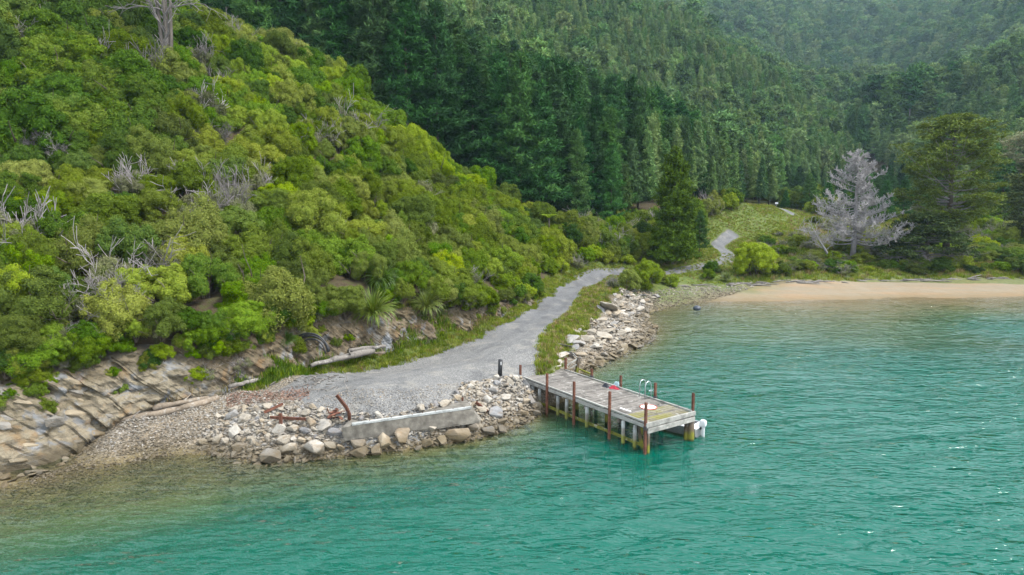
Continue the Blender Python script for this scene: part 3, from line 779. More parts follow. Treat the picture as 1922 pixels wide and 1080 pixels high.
def bush_hill():
    rg = np.random.default_rng(5)
    x, y = jgrid(-75, 32, 28, 103, 2.2, rg)
    sd_ = poly_sd(HILL, x, y)
    ok = sd_ > 1.5
    x, y, sd_ = x[ok], y[ok], sd_[ok]
    z = ground_z(x, y)
    ok = in_frame(x, y, z + 2, 90)
    x, y, z, sd_ = x[ok], y[ok], z[ok], sd_[ok]
    ok = visible(x, y, z + 3.2, 1.2)
    x, y, z, sd_ = x[ok], y[ok], z[ok], sd_[ok]
    px, py = to_px(x, y, z + 2)
    big = fbm(x * 0.11, y * 0.11, 77, 3)
    for i in range(len(x)):
        r = rg.random()
        bright = np.clip((px[i] - 150) / 550, 0, 1) * np.clip(1.25 - py[i] / 620, 0.25, 1)
        dark = 0.15 + 0.62 * float(np.clip((400 - px[i]) / 140, 0, 1) * np.clip((300 - py[i]) / 100, 0, 1))
        b = big[i] - 0.5
        if r < dark: kd = 'dark_bush'
        elif r < dark + (1 - dark) * np.clip(0.10 + 0.62 * bright + 2.2 * b, 0.04, 0.92): kd = 'broadleaf_bush'
        elif rg.random() < (0.26 if px[i] < 480 else 0.13): kd = 'grey_bush'
        else: kd = 'tea_tree_bush'
        s = rg.uniform(1.3, 2.5) * (1.0 + 0.1 * (y[i] > 75))
        if sd_[i] < 3.5: s = min(s, 1.9 if px[i] < 480 else 1.5)
        if py[i] < 260 and px[i] < 330: s *= 1.35
        if px[i] > 1000: s *= 0.85
        v = BUSH[kd][rg.integers(len(BUSH[kd]))]
        w, c = WORDS[kd]
        plant(kd, v, f'{w} {zone_of(px[i], py[i])}', c, x[i], y[i], (s * rg.uniform(0.9, 1.15), s * rg.uniform(0.9, 1.15), s * rg.uniform(0.85, 1.2)), group=f'{w}es on the near hill'.replace('bushes', 'bushes'), z=z[i], sink=0.25 * s if sd_[i] > 4 else 0.1)
    # bare grey shrubs standing out of the scrub
    for px_, py_, s in [(70, 285, 1.3), (110, 300, 1.1), (390, 430, 1.1), (210, 575, 1.4), (225, 615, 1.2)]:
        p = hit(px_, py_ + 18)
        plant('bare_shrub', BARE[rg.integers(3)], f'bare grey leafless shrub {zone_of(px_, py_)}', 'shrub', p.x, p.y, s, group='bare grey shrubs on the near hill', sink=0.1, z=p.z + 0.3)
bush_hill()

# small shrubs that hang over and down the cut bank
def bank_shrubs():
    rg = np.random.default_rng(88)
    for i in range(190):
        k = rg.uniform(1.0, 14.5); j = int(k); f = k - j
        a = foot_pts[j].lerp(foot_pts[j + 1], f); n = uphill(j, foot_pts); h = FOOT_H[j] * (1 - f) + FOOT_H[j + 1] * f
        t = rg.uniform(0.5, 1.05) if rg.random() < 0.85 else rg.uniform(0.2, 0.6)
        q = a + n * (-0.55 + 0.30 * h * t); z = a.z + h * t - 0.15
        kd = ['tea_tree_bush', 'broadleaf_bush', 'dark_bush', 'grey_bush'][rg.choice(4, p=[0.4, 0.24, 0.22, 0.14])]
        s = rg.uniform(0.4, 1.15) * (1.2 if t > 0.8 else 0.65)
        px, py = to_px(q.x, q.y, z)
        if 660 < px < 840 and t < 0.98: continue
        c = ['the outcrop', 'the shingle beach', 'the black hoses', 'the flax clumps', 'the road'][int(np.searchsorted([250, 440, 640, 850], px))]
        w = WORDS[kd][0].replace('bush', 'shrub')
        plant('bank_shrub', BUSH[kd][rg.integers(4)], f'small {w} hanging on the bank over {c}', 'shrub', q.x, q.y, (s * 1.2, s, s), group='small shrubs on the cut bank', z=z)
bank_shrubs()
# the big rounded bush that stands clear of the bank above the hoses
p = hit(500, 640)
plant('rounded_bush', [('trunk', stem_mesh('rounded_bush_stem', 900, None, 5, 1.1, 0.045)), ('crown', shrub_crown('rounded_bush_crown', 901, foliage_material('soft_green_leaves', [(0.1, (0.15, 0.19, 0.05)), (0.5, (0.28, 0.32, 0.095)), (0.9, (0.42, 0.44, 0.15))], 0.2, 0.01, 0.1), 1.0, 20, 20000, 0.026, (0.30, 0.40), 0.6, 0.60, 0.15, 4))],
      'large rounded soft-green bush standing alone on the cut bank', 'bush', p.x, p.y + 1.0, (3.0, 2.7, 3.1), z=p.z + 0.4)
p = hit(130, 690)
plant('leaning_bush', [('trunk', stem_mesh('leaning_stem', 910, None, 4, 1.0, 0.05, 2, 0.9)), ('crown', shrub_crown('leaning_crown', 911, F_OLIVE, 0.75, 13, 9500, 0.040, (0.26, 0.38), 0.65))],
      'yellow-green bush with crooked bare stem leaning over the shore rocks', 'bush', p.x - 2.0, p.y + 0.5, (2.6, 2.2, 2.2), z=p.z + 1.2)
p = hit(855, 560)
plant('yellow_green_bush', [('trunk', stem_mesh('yellow_bush_stem', 920)), ('crown', shrub_crown('yellow_bush_crown', 921, foliage_material('yellow_green_leaves', [(0.1, (0.13, 0.19, 0.01)), (0.5, (0.25, 0.33, 0.015)), (0.9, (0.38, 0.42, 0.03))], 0.25, 0.01, 0.1), 1.15, 11, 7000, 0.042))],
      'brightest yellow-green bush at the bank top beside the road', 'bush', p.x, p.y + 0.8, (1.45, 1.3, 1.6), z=p.z)

# tall dead tree that rises out of the top left of the picture
def tall_dead():
    rg = np.random.default_rng(14); p = hit(318, 165) + Vector((0, 0, 1.5)); tr, br = MB(), MB()
    for dx, r, H in ((0, 0.24, 15), (-0.7, 0.2, 14), (0.6, 0.18, 12), (0.2, 0.14, 13)):
        tr.tube([(dx * 0.3, 0, -0.6), (dx * 0.7, 0.1, 3), (dx, 0, 7), (dx * 1.6, 0.2, H)], [r * 1.2, r, r * 0.75, 0.06], 8)
    br.tube([(-0.4, 0, 7.0), (-4, -1, 7.3), (-9, -2, 6.8), (-15, -3, 6.2), (-21, -4, 4.6)], [0.16, 0.14, 0.11, 0.08, 0.03], 6)
    for i in range(16): twig_system(br, rg, (0, 0, rg.uniform(2.5, 12)), (rg.normal(), rg.normal() * 0.6 - 0.3, 0.6), rg.uniform(2, 5), 0.09, 2, 4, 0.4, 0.7, 0.2, 5, 4, 0.02)
    T = thing('tall_dead_tree', 'tall dead tree with pale split trunk at the top left of the hill', 'dead tree', p)
    obj('trunk', tr.mesh('tall_dead_trunk', simple_material('brown_dead_bark', [(0.3, (0.07, 0.06, 0.05)), (0.7, (0.19, 0.165, 0.14))], 1.5, stretch=(3, 3, 0.5)), True), T); obj('branches', br.mesh('tall_dead_branches', GREYWOOD, True), T)
tall_dead()

# ------------------------------------------------------------------ flax, ferns
def flax_mesh(name, seed, n=260, L=1.35):
    rg = np.random.default_rng(seed); V, F = [], []
    for i in range(n):
        az = rg.random() * 6.283; lean = rg.random() ** 0.7; ln = L * rg.uniform(0.65, 1.15); w = 0.024 * rg.uniform(0.8, 1.3)
        o = np.array([math.cos(az), math.sin(az), 0]); s = np.array([-math.sin(az), math.cos(az), 0])
        p = o * 0.22 * rg.random() + np.array([0, 0, 0.1 * rg.random()]); ang = math.pi / 2 - lean * 0.95; b = len(V); k = rg.uniform(0.7, 1.35)
        for q in range(8):
            t = q / 7
            ww = w * (1 - t ** 3) + 0.002
            V += [p - s * ww, p + s * ww]
            ang -= (0.05 + 0.55 * t * lean) * k
            p = p + (o * math.cos(ang) + np.array([0, 0, math.sin(ang)])) * ln / 7
        for q in range(7): F.append((b + 2 * q, b + 2 * q + 1, b + 2 * q + 3, b + 2 * q + 2))
    tone = np.repeat(rg.random(n), 7)
    return mesh_np(name, np.array(V), np.array(F), F_FLAX, False, dict(tone=tone))
FLAX = [flax_mesh('flax_blades', 500 + i, 280, 1.4) for i in range(3)]
for (px, py, s, lb) in [(710, 598, 1.45, 'largest flax clump with long green blades hanging down the cut bank'), (806, 580, 1.15, 'smaller round flax clump on the bank near the road'), (726, 532, 1.2, 'upper flax clump half hidden under the bushes above the bank'), (553, 640, 0.6, 'small flax tuft at the bank foot by the black hoses'), (1362, 528, 0.9, 'pale flax clump on the grass behind the beach')]:
    p = hit(px, py); tag(obj('flax_plant', FLAX[random.randrange(3)], None, p + Vector((0, -1.6 if px < 900 else -0.3, 0.25)), (0.3 if px < 900 else 0, 0, 0), s), lb, 'flax', 'flax clumps')
def fern_parts(seed):
    rg = np.random.default_rng(seed); pos, nr, dr, sz = [], [], [], []
    mb = MB(); mb.tube([(0, 0, -0.5), (0.05, 0, 1.2), (0, 0.05, 2.6)], [0.13, 0.1, 0.11], 6)
    for i in range(15):
        az = i / 15 * 6.283 + rg.normal() * 0.1; o = np.array([math.cos(az), math.sin(az), 0]); s = np.array([-math.sin(az), math.cos(az), 0])
        p = np.array([0, 0, 2.6]); ang = 0.75; L = rg.uniform(1.8, 2.3)
        for q in range(16):
            t = q / 15; ang -= 0.03 + 0.1 * t
            d = o * math.cos(ang) + np.array([0, 0, math.sin(ang)]); p = p + d * L / 16
            w = 0.42 * math.sin(math.pi * min(1, 0.12 + t * 0.9)) + 0.03
            for sg in (-1, 1):
                pos.append(p + s * sg * w * 0.5); dr.append(s * sg + d * 0.5); nr.append(np.cross(d, s) + rg.normal(size=3) * 0.15); sz.append(w * 0.55)
    return [('trunk', mb.mesh('fern_trunk', BARK, True)), ('crown', leaf_mesh('fern_fronds', np.array(pos), np.array(nr), np.array(sz), F_FERN, rg, 0.2, np.array(dr)))]
FERN = fern_parts(1)
for px, py, s, lb in [(930, 445, 1.0, 'tree fern with arching yellow-green fronds among bushes above the road'), (1030, 430, 0.9, 'tree fern at the forest edge below the dark pines')]:
    p = hit(px, py + 22); plant('tree_fern', FERN, lb, 'tree fern', p.x, p.y, s, z=p.z + 0.7, group='tree ferns')

# ------------------------------------------------------------------ pine plantation
PINE_NEAR = [[('trunk', pine_trunk('pine_trunk', 600 + i)), ('crown', pine_crown('pine_crown', 620 + i, F_PINE, 20, 0.10 + 0.03 * (i % 3), 3.3 + 0.3 * i, 28, 7, 12, 9, 0.40, 0.065, 0.75 + 0.05 * i))] for i in range(4)]
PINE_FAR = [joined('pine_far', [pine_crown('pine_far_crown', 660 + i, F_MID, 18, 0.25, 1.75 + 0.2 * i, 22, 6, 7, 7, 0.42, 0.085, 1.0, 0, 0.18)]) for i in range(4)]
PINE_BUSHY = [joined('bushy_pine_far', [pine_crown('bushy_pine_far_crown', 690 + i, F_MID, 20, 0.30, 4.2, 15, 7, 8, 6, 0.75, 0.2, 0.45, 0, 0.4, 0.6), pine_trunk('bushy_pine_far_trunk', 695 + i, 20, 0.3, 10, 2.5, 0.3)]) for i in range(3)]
def pine_forest():
    rg = np.random.default_rng(9)
    x, y = jgrid(-110, 175, 108, 166, 4.2, rg); x2, y2 = jgrid(-110, 175, 166, 440, 3.0, rg); x, y = np.r_[x, x2], np.r_[y, y2]
    z = ground_z(x, y)
    keep_ = in_frame(x, y, z + 15, 70)
    # not on the near spur, the valley floor, or the other side of the valley
    keep_ &= poly_sd(HILL, x, y) < -7
    edge = np.interp(y, [105, 118, 128, 145, 165, 190, 230, 262, 300, 340, 400, 440], [4, 18, 24, 36, 52, 70, 96, 128, 150, 150, 140, 120])
    keep_ &= x < edge + rg.normal(size=len(x)) * 1.5
    x, y, z = x[keep_], y[keep_], z[keep_]
    ok = visible(x, y, z + 19, 3.0)
    x, y, z = x[ok], y[ok], z[ok]
    H = np.clip(24 - (y - 110) * 0.055, 15.5, 24) * rg.uniform(0.78, 1.18, len(x))
    # trees on the valley edge stand lower
    low = np.clip((edge[keep_][ok] - x) / 14, 0, 1); H = H * (0.62 + 0.38 * low)
    dist = np.hypot(x, y)
    order = np.argsort(dist / H)[:300]
    near = np.zeros(len(x), bool); near[order] = True
    for i in order:
        v = PINE_NEAR[rg.integers(4)]; s = H[i] / 20
        px, py = to_px(x[i], y[i], z[i] + 8)
        wh = ('front row' if dist[i] < 128 else ('second row' if dist[i] < 145 else 'back row')) + ' ' + ['behind the upper hill skyline', 'behind the middle hill skyline', 'behind the lower hill skyline', 'above the tree fern', 'left of the conical fir', 'right of the conical fir'][int(np.searchsorted([620, 780, 920, 1080, 1220], px))]
        plant('pine_tree', v, f'dark plantation pine, {wh}', 'pine tree', x[i], y[i], (s * rg.uniform(0.95, 1.25), s * rg.uniform(0.95, 1.25), s), group='plantation pines nearest the bay', z=z[i])
    f = ~near
    n = f.sum()
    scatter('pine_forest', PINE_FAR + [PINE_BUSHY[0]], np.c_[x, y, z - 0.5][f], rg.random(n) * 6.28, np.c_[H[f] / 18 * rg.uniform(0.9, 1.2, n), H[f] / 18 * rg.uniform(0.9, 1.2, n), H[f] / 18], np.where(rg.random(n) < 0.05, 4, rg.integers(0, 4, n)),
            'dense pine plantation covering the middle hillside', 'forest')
    # far hills and the slope across the valley
    x, y = jgrid(60, 780, 150, 1150, 5.6, rg)
    z = ground_z(x, y)
    edge = np.interp(y, [150, 190, 230, 262, 300, 340, 400, 440], [108, 118, 128, 142, 156, 158, 148, 100])
    keep_ = in_frame(x, y, z + 10, 80) & (x > edge + 3) & (z > 7)
    x, y, z = x[keep_], y[keep_], z[keep_]
    ok = visible(x, y, z + 20, 3.0, 60)
    x, y, z = x[ok], y[ok], z[ok]
    n = len(x)
    H = rg.uniform(15, 24, n) * np.where(y < 320, 0.72, np.where(y < 420, 1.15, 1.5))
    vv = np.where((y > 420) & (rg.random(n) < 0.15), 1, 0).astype(bool)
    right = (x > 0.56 * y) & (y < 420)
    vid = np.where(right, np.where(rg.random(n) < 0.75, rg.integers(0, 4, n), 4), np.where(rg.random(n) < 0.2, 4 + rg.integers(0, 3, n), rg.integers(0, 4, n)))
    x, y, z, H, vid = x[~vv], y[~vv], z[~vv], H[~vv], vid[~vv]; n = len(x)
    wd = np.where(vid < 4, 1.6, 1.05)
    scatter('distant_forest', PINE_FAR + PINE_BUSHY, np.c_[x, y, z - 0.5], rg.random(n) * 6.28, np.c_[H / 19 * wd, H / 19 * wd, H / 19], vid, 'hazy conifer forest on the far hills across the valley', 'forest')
    # dense young trees filling the right-hand slope
    x, y = jgrid(90, 330, 150, 420, 4.3, rg); z = ground_z(x, y)
    keep_ = in_frame(x, y, z + 6, 60) & (x > 0.57 * y) & (z > 8)
    x, y, z = x[keep_], y[keep_], z[keep_]; n = len(x)
    H = rg.uniform(8, 14, n)
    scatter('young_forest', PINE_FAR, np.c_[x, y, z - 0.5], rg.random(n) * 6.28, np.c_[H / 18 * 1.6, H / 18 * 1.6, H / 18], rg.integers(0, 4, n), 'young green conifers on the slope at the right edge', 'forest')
pine_forest()
# ------------------------------------------------------------------ rock
def rock_material(name, by_object=True):
    m, nt, n, l, bs = newmat(name); k = N(nt)
    oi = n.new('ShaderNodeObjectInfo')
    pos = k.geopos()
    oc = k.coord('Object')
    if by_object: base = oi.outputs['Color']
    else: base = k.ramp(oi.outputs['Random'], [(0.0, (0.20, 0.18, 0.155)), (0.2, (0.34, 0.30, 0.235)), (0.4, (0.46, 0.425, 0.355)), (0.58, (0.29, 0.285, 0.28)), (0.72, (0.34, 0.255, 0.155)), (0.86, (0.50, 0.475, 0.43)), (1.0, (0.60, 0.58, 0.54))])
    band = k.noise(k.coord('Object', (1, 1, 5)), 2.4, 5, 0.65)
    c = k.mix(k.mrange(band, 0.3, 0.7), k.mix(0.45, base, (0.12, 0.10, 0.08)), k.mix(0.2, base, (0.6, 0.57, 0.52)))
    c = k.mix(k.math('MULTIPLY', k.mrange(k.noise(oc, 3.0, 5, 0.6), 0.55, 0.72), 0.5), c, (0.30, 0.19, 0.09))
    sx = n.new('ShaderNodeSeparateXYZ'); l.new(pos, sx.inputs[0])
    zz = k.math('ADD', sx.outputs[2], k.math('MULTIPLY', k.math('SUBTRACT', k.noise(pos, 1.5, 4), 0.5), 0.5))
    tide = k.mrange(zz, 0.80, 0.35)
    c = k.mix(tide, c, k.mix(0.72, c, (0.10, 0.072, 0.028)))
    k.set(bs, Base_Color=c, Roughness=k.mrange(zz, 0.05, 0.4, 0.35, 0.9), Normal=k.bump(k.math('ADD', band, k.noise(oc, 9, 5, 0.65)), 0.55, 0.08))
    bs.inputs['Specular IOR Level'].default_value = 0.25
    return m
ROCK = rock_material('boulder_rock'); PEB = rock_material('pebble_rock', False)
def rock_mesh(name, seed, flat=0.7, n=16, mat=None, lng=1.0):
    rg = np.random.default_rng(seed)
    p = unit(rg.normal(size=(n, 3))) * rg.uniform(0.42, 0.56, (n, 1))
    p[:, 0] *= lng; p[:, 2] *= flat
    bm = bmesh.new()
    for q in p: bm.verts.new(q)
    r = bmesh.ops.convex_hull(bm, input=bm.verts[:])
    for v in [v for v in bm.verts if not v.link_faces]: bm.verts.remove(v)
    bmesh.ops.bevel(bm, geom=bm.edges[:], offset=0.022, segments=1, affect='EDGES', clamp_overlap=True)
    me = bpy.data.meshes.new(name); bm.to_mesh(me); bm.free()
    me.materials.append(mat or ROCK); return me
ROCKS = [rock_mesh('rock', 700 + i, 0.62 + 0.03 * (i % 5), 13 + i % 5, None, 1.0 + 0.12 * (i % 3)) for i in range(12)]
SLABS = [rock_mesh('slab', 740 + i, 0.34, 14, None, 1.5) for i in range(8)]
PEBS = [rock_mesh('pebble', 760 + i, 0.5, 9, PEB) for i in range(5)]
TONES = [(0.43, 0.38, 0.30), (0.56, 0.52, 0.45), (0.40, 0.33, 0.23), (0.30, 0.23, 0.145), (0.26, 0.27, 0.285), (0.34, 0.335, 0.325), (0.20, 0.205, 0.22), (0.47, 0.42, 0.34), (0.28, 0.24, 0.19)]
TW = np.array([0.22, 0.16, 0.15, 0.09, 0.08, 0.09, 0.05, 0.11, 0.05])
def put_rock(parent, me, p, size, tone, rg, tilt=0.5, flatz=1.0, nm='rock', rz=None):
    o = obj(nm, me, parent, Vector(p) - parent.location, (rg.normal() * tilt, rg.normal() * tilt, rg.random() * 6.28 if rz is None else rz), (size, size * rg.uniform(0.75, 1.1), size * flatz * rg.uniform(0.8, 1.15)))
    j = rg.uniform(0.85, 1.12)
    o.color = (*(min(0.75, c * j) for c in tone), 1)
    return o
def rock_bank(name, label, poly, n, smin, smax, rg, flat=False, tries=9000, lift=0.10, biggest=()):
    c = np.mean(np.array(poly), 0)
    T = thing(name, label, 'rock bank', (c[0], c[1], 0))
    P0 = np.array(poly); got = []
    for q in biggest: got.append((q[0].x, q[0].y, q[1]))
    for p, s, tone in biggest:
        put_rock(T, ROCKS[rg.integers(12)] if not flat else SLABS[rg.integers(8)], (p.x, p.y, p.z + s * 0.12), s, tone, rg, 0.25)
    bx = rg.uniform(P0[:, 0].min(), P0[:, 0].max(), tries); by = rg.uniform(P0[:, 1].min(), P0[:, 1].max(), tries)
    ok = in_poly(poly, bx, by); bx, by = bx[ok], by[ok]
    bz = ground_z(bx, by); k = 0
    for x, y, z in zip(bx, by, bz):
        s = smin + (smax - smin) * rg.random() ** 2.2
        if any((x - a) ** 2 + (y - b) ** 2 < ((s + r) * 0.34) ** 2 for a, b, r in got): continue
        got.append((x, y, s))
        me = SLABS[rg.integers(8)] if flat and rg.random() < 0.7 else ROCKS[rg.integers(12)]
        put_rock(T, me, (x, y, z + s * lift + rg.random() * 0.06), s, TONES[rg.choice(9, p=TW)], rg, 0.28 if flat else 0.5)
        k += 1
        if k >= n: break
    return T
rgR = np.random.default_rng(21)
def rk(px, py, s, t):
    return (hit(px, py), s, TONES[t])
BANK_A = [tuple(hit(x, y)[:2]) for x, y in [(395, 800), (430, 772), (520, 765), (600, 768), (650, 775), (700, 785), (780, 772), (850, 752), (868, 722), (925, 712), (982, 715), (1003, 745), (1022, 775), (985, 806), (925, 826), (860, 838), (780, 848), (700, 858), (620, 868), (500, 876), (430, 862), (375, 850), (380, 822)]]
bigA = [rk(*a) for a in [(670, 840, 1.0, 8), (718, 835, 1.2, 2), (762, 825, 1.5, 3), (857, 822, 1.5, 3), (830, 832, 0.75, 2), (916, 814, 1.0, 4), (943, 812, 0.8, 4), (932, 782, 1.15, 4), (943, 798, 0.8, 3), (593, 850, 1.3, 1), (508, 864, 1.3, 5), (608, 807, 0.95, 1), (583, 798, 0.7, 3), (629, 820, 0.9, 6), (551, 808, 0.7, 0), (575, 815, 0.65, 6),
                          (884, 730, 0.8, 1), (886, 806, 1.0, 8), (736, 845, 0.6, 8), (707, 853, 0.95, 8), (673, 857, 0.9, 8), (979, 780, 0.7, 3), (948, 750, 0.8, 1), (900, 745, 0.6, 0), (925, 738, 0.7, 5), (965, 735, 0.7, 7), (985, 760, 0.7, 2), (800, 836, 0.9, 2), (905, 770, 0.8, 0), (915, 757, 0.9, 1), (450, 845, 0.8, 8), (540, 848, 0.9, 7), (640, 850, 0.7, 2)]]
rock_bank('rock_bank', 'bank of cream, grey and tan rocks around fallen concrete beside the jetty', BANK_A, 255, 0.28, 0.85, rgR, biggest=bigA)
BANK_B = [tuple(hit(x, y)[:2]) for x, y in [(1022, 692), (1045, 668), (1062, 640), (1080, 622), (1112, 600), (1130, 572), (1150, 556), (1178, 545), (1215, 545), (1240, 556), (1216, 582), (1218, 602), (1234, 624), (1222, 644), (1176, 671), (1124, 694), (1085, 704), (1050, 695)]]
bigB = [rk(*a) for a in [(1070, 640, 1.5, 5), (1058, 652, 1.2, 1), (1078, 655, 1.0, 4), (1085, 648, 1.2, 5), (1050, 672, 1.1, 1), (1088, 668, 1.0, 2), (1066, 668, 1.1, 6), (1110, 690, 0.9, 3), (1145, 583, 2.0, 7), (1155, 590, 1.4, 2), (1135, 635, 1.6, 7), (1140, 625, 1.2, 0), (1120, 655, 1.2, 1), (1100, 640, 1.2, 0), (1125, 605, 1.2, 7)]]
rock_bank('rock_shore', 'stretch of pale flat rocks between grass verge and the bay', BANK_B, 240, 0.35, 1.1, rgR, True, biggest=bigB)

def pebbles(name, label, poly, n, s0, s1, rg, p=1.6):
    P0 = np.array(poly)
    x = rg.uniform(P0[:, 0].min(), P0[:, 0].max(), n * 4); y = rg.uniform(P0[:, 1].min(), P0[:, 1].max(), n * 4)
    ok = in_poly(poly, x, y); x, y = x[ok][:n], y[ok][:n]; n = len(x)
    z = ground_z(x, y)
    s = s0 + (s1 - s0) * rg.random(n) ** p
    scatter(name, PEBS, np.c_[x, y, z + s * 0.12], rg.random(n) * 6.28, np.c_[s, s * rg.uniform(0.6, 1, n), s * rg.uniform(0.5, 0.9, n)], rg.integers(0, 5, n), label, 'pebbles', tilt=rg.normal(size=(n, 2)) * 0.35)
BEACH_L = [tuple(hit(x, y)[:2]) for x, y in [(-40, 935), (60, 900), (150, 845), (200, 790), (300, 760), (420, 733), (520, 735), (590, 765), (560, 790), (480, 800), (470, 860), (600, 895), (480, 925), (250, 945), (60, 985), (-40, 990)]]
pebbles('beach_pebbles', 'grey and tan shingle covering the small beach left of the rocks', BEACH_L, 16000, 0.05, 0.24, rgR, 2.2)
pebbles('bank_rubble', 'small rubble filling between the bank rocks', BANK_A, 5500, 0.11, 0.42, rgR, 1.4)
pebbles('shore_rubble', 'small flat stones of the rocky shore beyond the jetty', BANK_B + [], 6500, 0.10, 0.40, rgR)
UNDER = [tuple(P(x, y)[:2]) for x, y in [(430, 868), (640, 862), (800, 845), (930, 820), (1010, 788), (1040, 800), (960, 850), (800, 890), (620, 915), (420, 930)]]
pebbles('submerged_stones', 'stones lying under clear shallow water below the rock bank', UNDER, 1800, 0.15, 0.7, rgR)
FARSH = [tuple(hit(x, y)[:2]) for x, y in [(1205, 585), (1215, 552), (1260, 540), (1330, 537), (1420, 538), (1380, 552), (1330, 566), (1255, 578), (1220, 592)]]
pebbles('strand_pebbles', 'fine grey shingle where the rocky shore meets the sand', FARSH, 3500, 0.08, 0.32, rgR)
PADST = [tuple(hit(x, y)[:2]) for x, y in [(560, 765), (640, 735), (760, 735), (880, 715), (860, 745), (780, 768), (700, 776), (600, 775)]]
pebbles('gravel', 'loose pale gravel along the edge of the hard standing', PADST, 1500, 0.04, 0.15, rgR, 2.8)

# ------------------------------------------------------------------ cut bank and tilted outcrop
def bank_material():
    m, nt, n, l, bs = newmat('bank_rock'); k = N(nt)
    pos = k.geopos(); st = k.geopos((1.0, 1.0, 2.4), (R(15), R(-38), 0))
    strata = k.noise(k.geopos((0.8, 0.8, 2.6), (R(10), R(40), 0)), 1.3, 7, 0.68, 0.6)
    big = k.noise(pos, 0.42, 4, 0.55); mid = k.noise(pos, 1.5, 5, 0.6)
    earth = k.ramp(mid, [(0.25, (0.055, 0.045, 0.032)), (0.45, (0.125, 0.10, 0.066)), (0.6, (0.20, 0.16, 0.105)), (0.8, (0.31, 0.255, 0.17))])
    stone = k.ramp(strata, [(0.25, (0.07, 0.06, 0.045)), (0.42, (0.175, 0.15, 0.11)), (0.55, (0.31, 0.265, 0.185)), (0.66, (0.235, 0.23, 0.215)), (0.8, (0.42, 0.38, 0.29))])
    grey = k.ramp(strata, [(0.3, (0.13, 0.14, 0.15)), (0.6, (0.30, 0.31, 0.32)), (0.8, (0.44, 0.44, 0.43))])
    c = k.mix(k.mrange(k.math('ADD', big, k.math('MULTIPLY', k.attr('stony'), 0.35)), 0.50, 0.66), earth, stone)
    c = k.mix(k.mrange(k.noise(pos, 0.75, 4, 0.5, 1.0), 0.54, 0.64), c, grey)
    c = k.mix(k.math('MULTIPLY', k.mrange(k.noise(pos, 1.1, 4), 0.58, 0.7), 0.5), c, (0.30, 0.175, 0.07))
    sx = n.new('ShaderNodeSeparateXYZ'); l.new(pos, sx.inputs[0])
    zz = k.math('ADD', sx.outputs[2], k.math('MULTIPLY', k.math('SUBTRACT', mid, 0.5), 0.7))
    c = k.mix(k.math('MULTIPLY', k.mrange(zz, 0.75, 0.35), 0.75), c, (0.07, 0.055, 0.03))
    # dry litter and moss towards the top, where plants grow
    c = k.mix(k.math('MULTIPLY', k.attr('turf'), k.mrange(mid, 0.35, 0.55)), c, k.ramp(k.noise(pos, 5, 4, 0.65), [(0.3, (0.055, 0.06, 0.022)), (0.5, (0.13, 0.10, 0.06)), (0.7, (0.21, 0.17, 0.11))]))
    k.set(bs, Base_Color=c, Roughness=0.92, Normal=k.bump(k.math('ADD', k.math('MULTIPLY', strata, 1.2), k.math('MULTIPLY', k.noise(pos, 7, 5, 0.7), 0.5)), 0.8, 0.16))
    bs.inputs['Specular IOR Level'].default_value = 0.2
    return m
BANKM = bank_material()
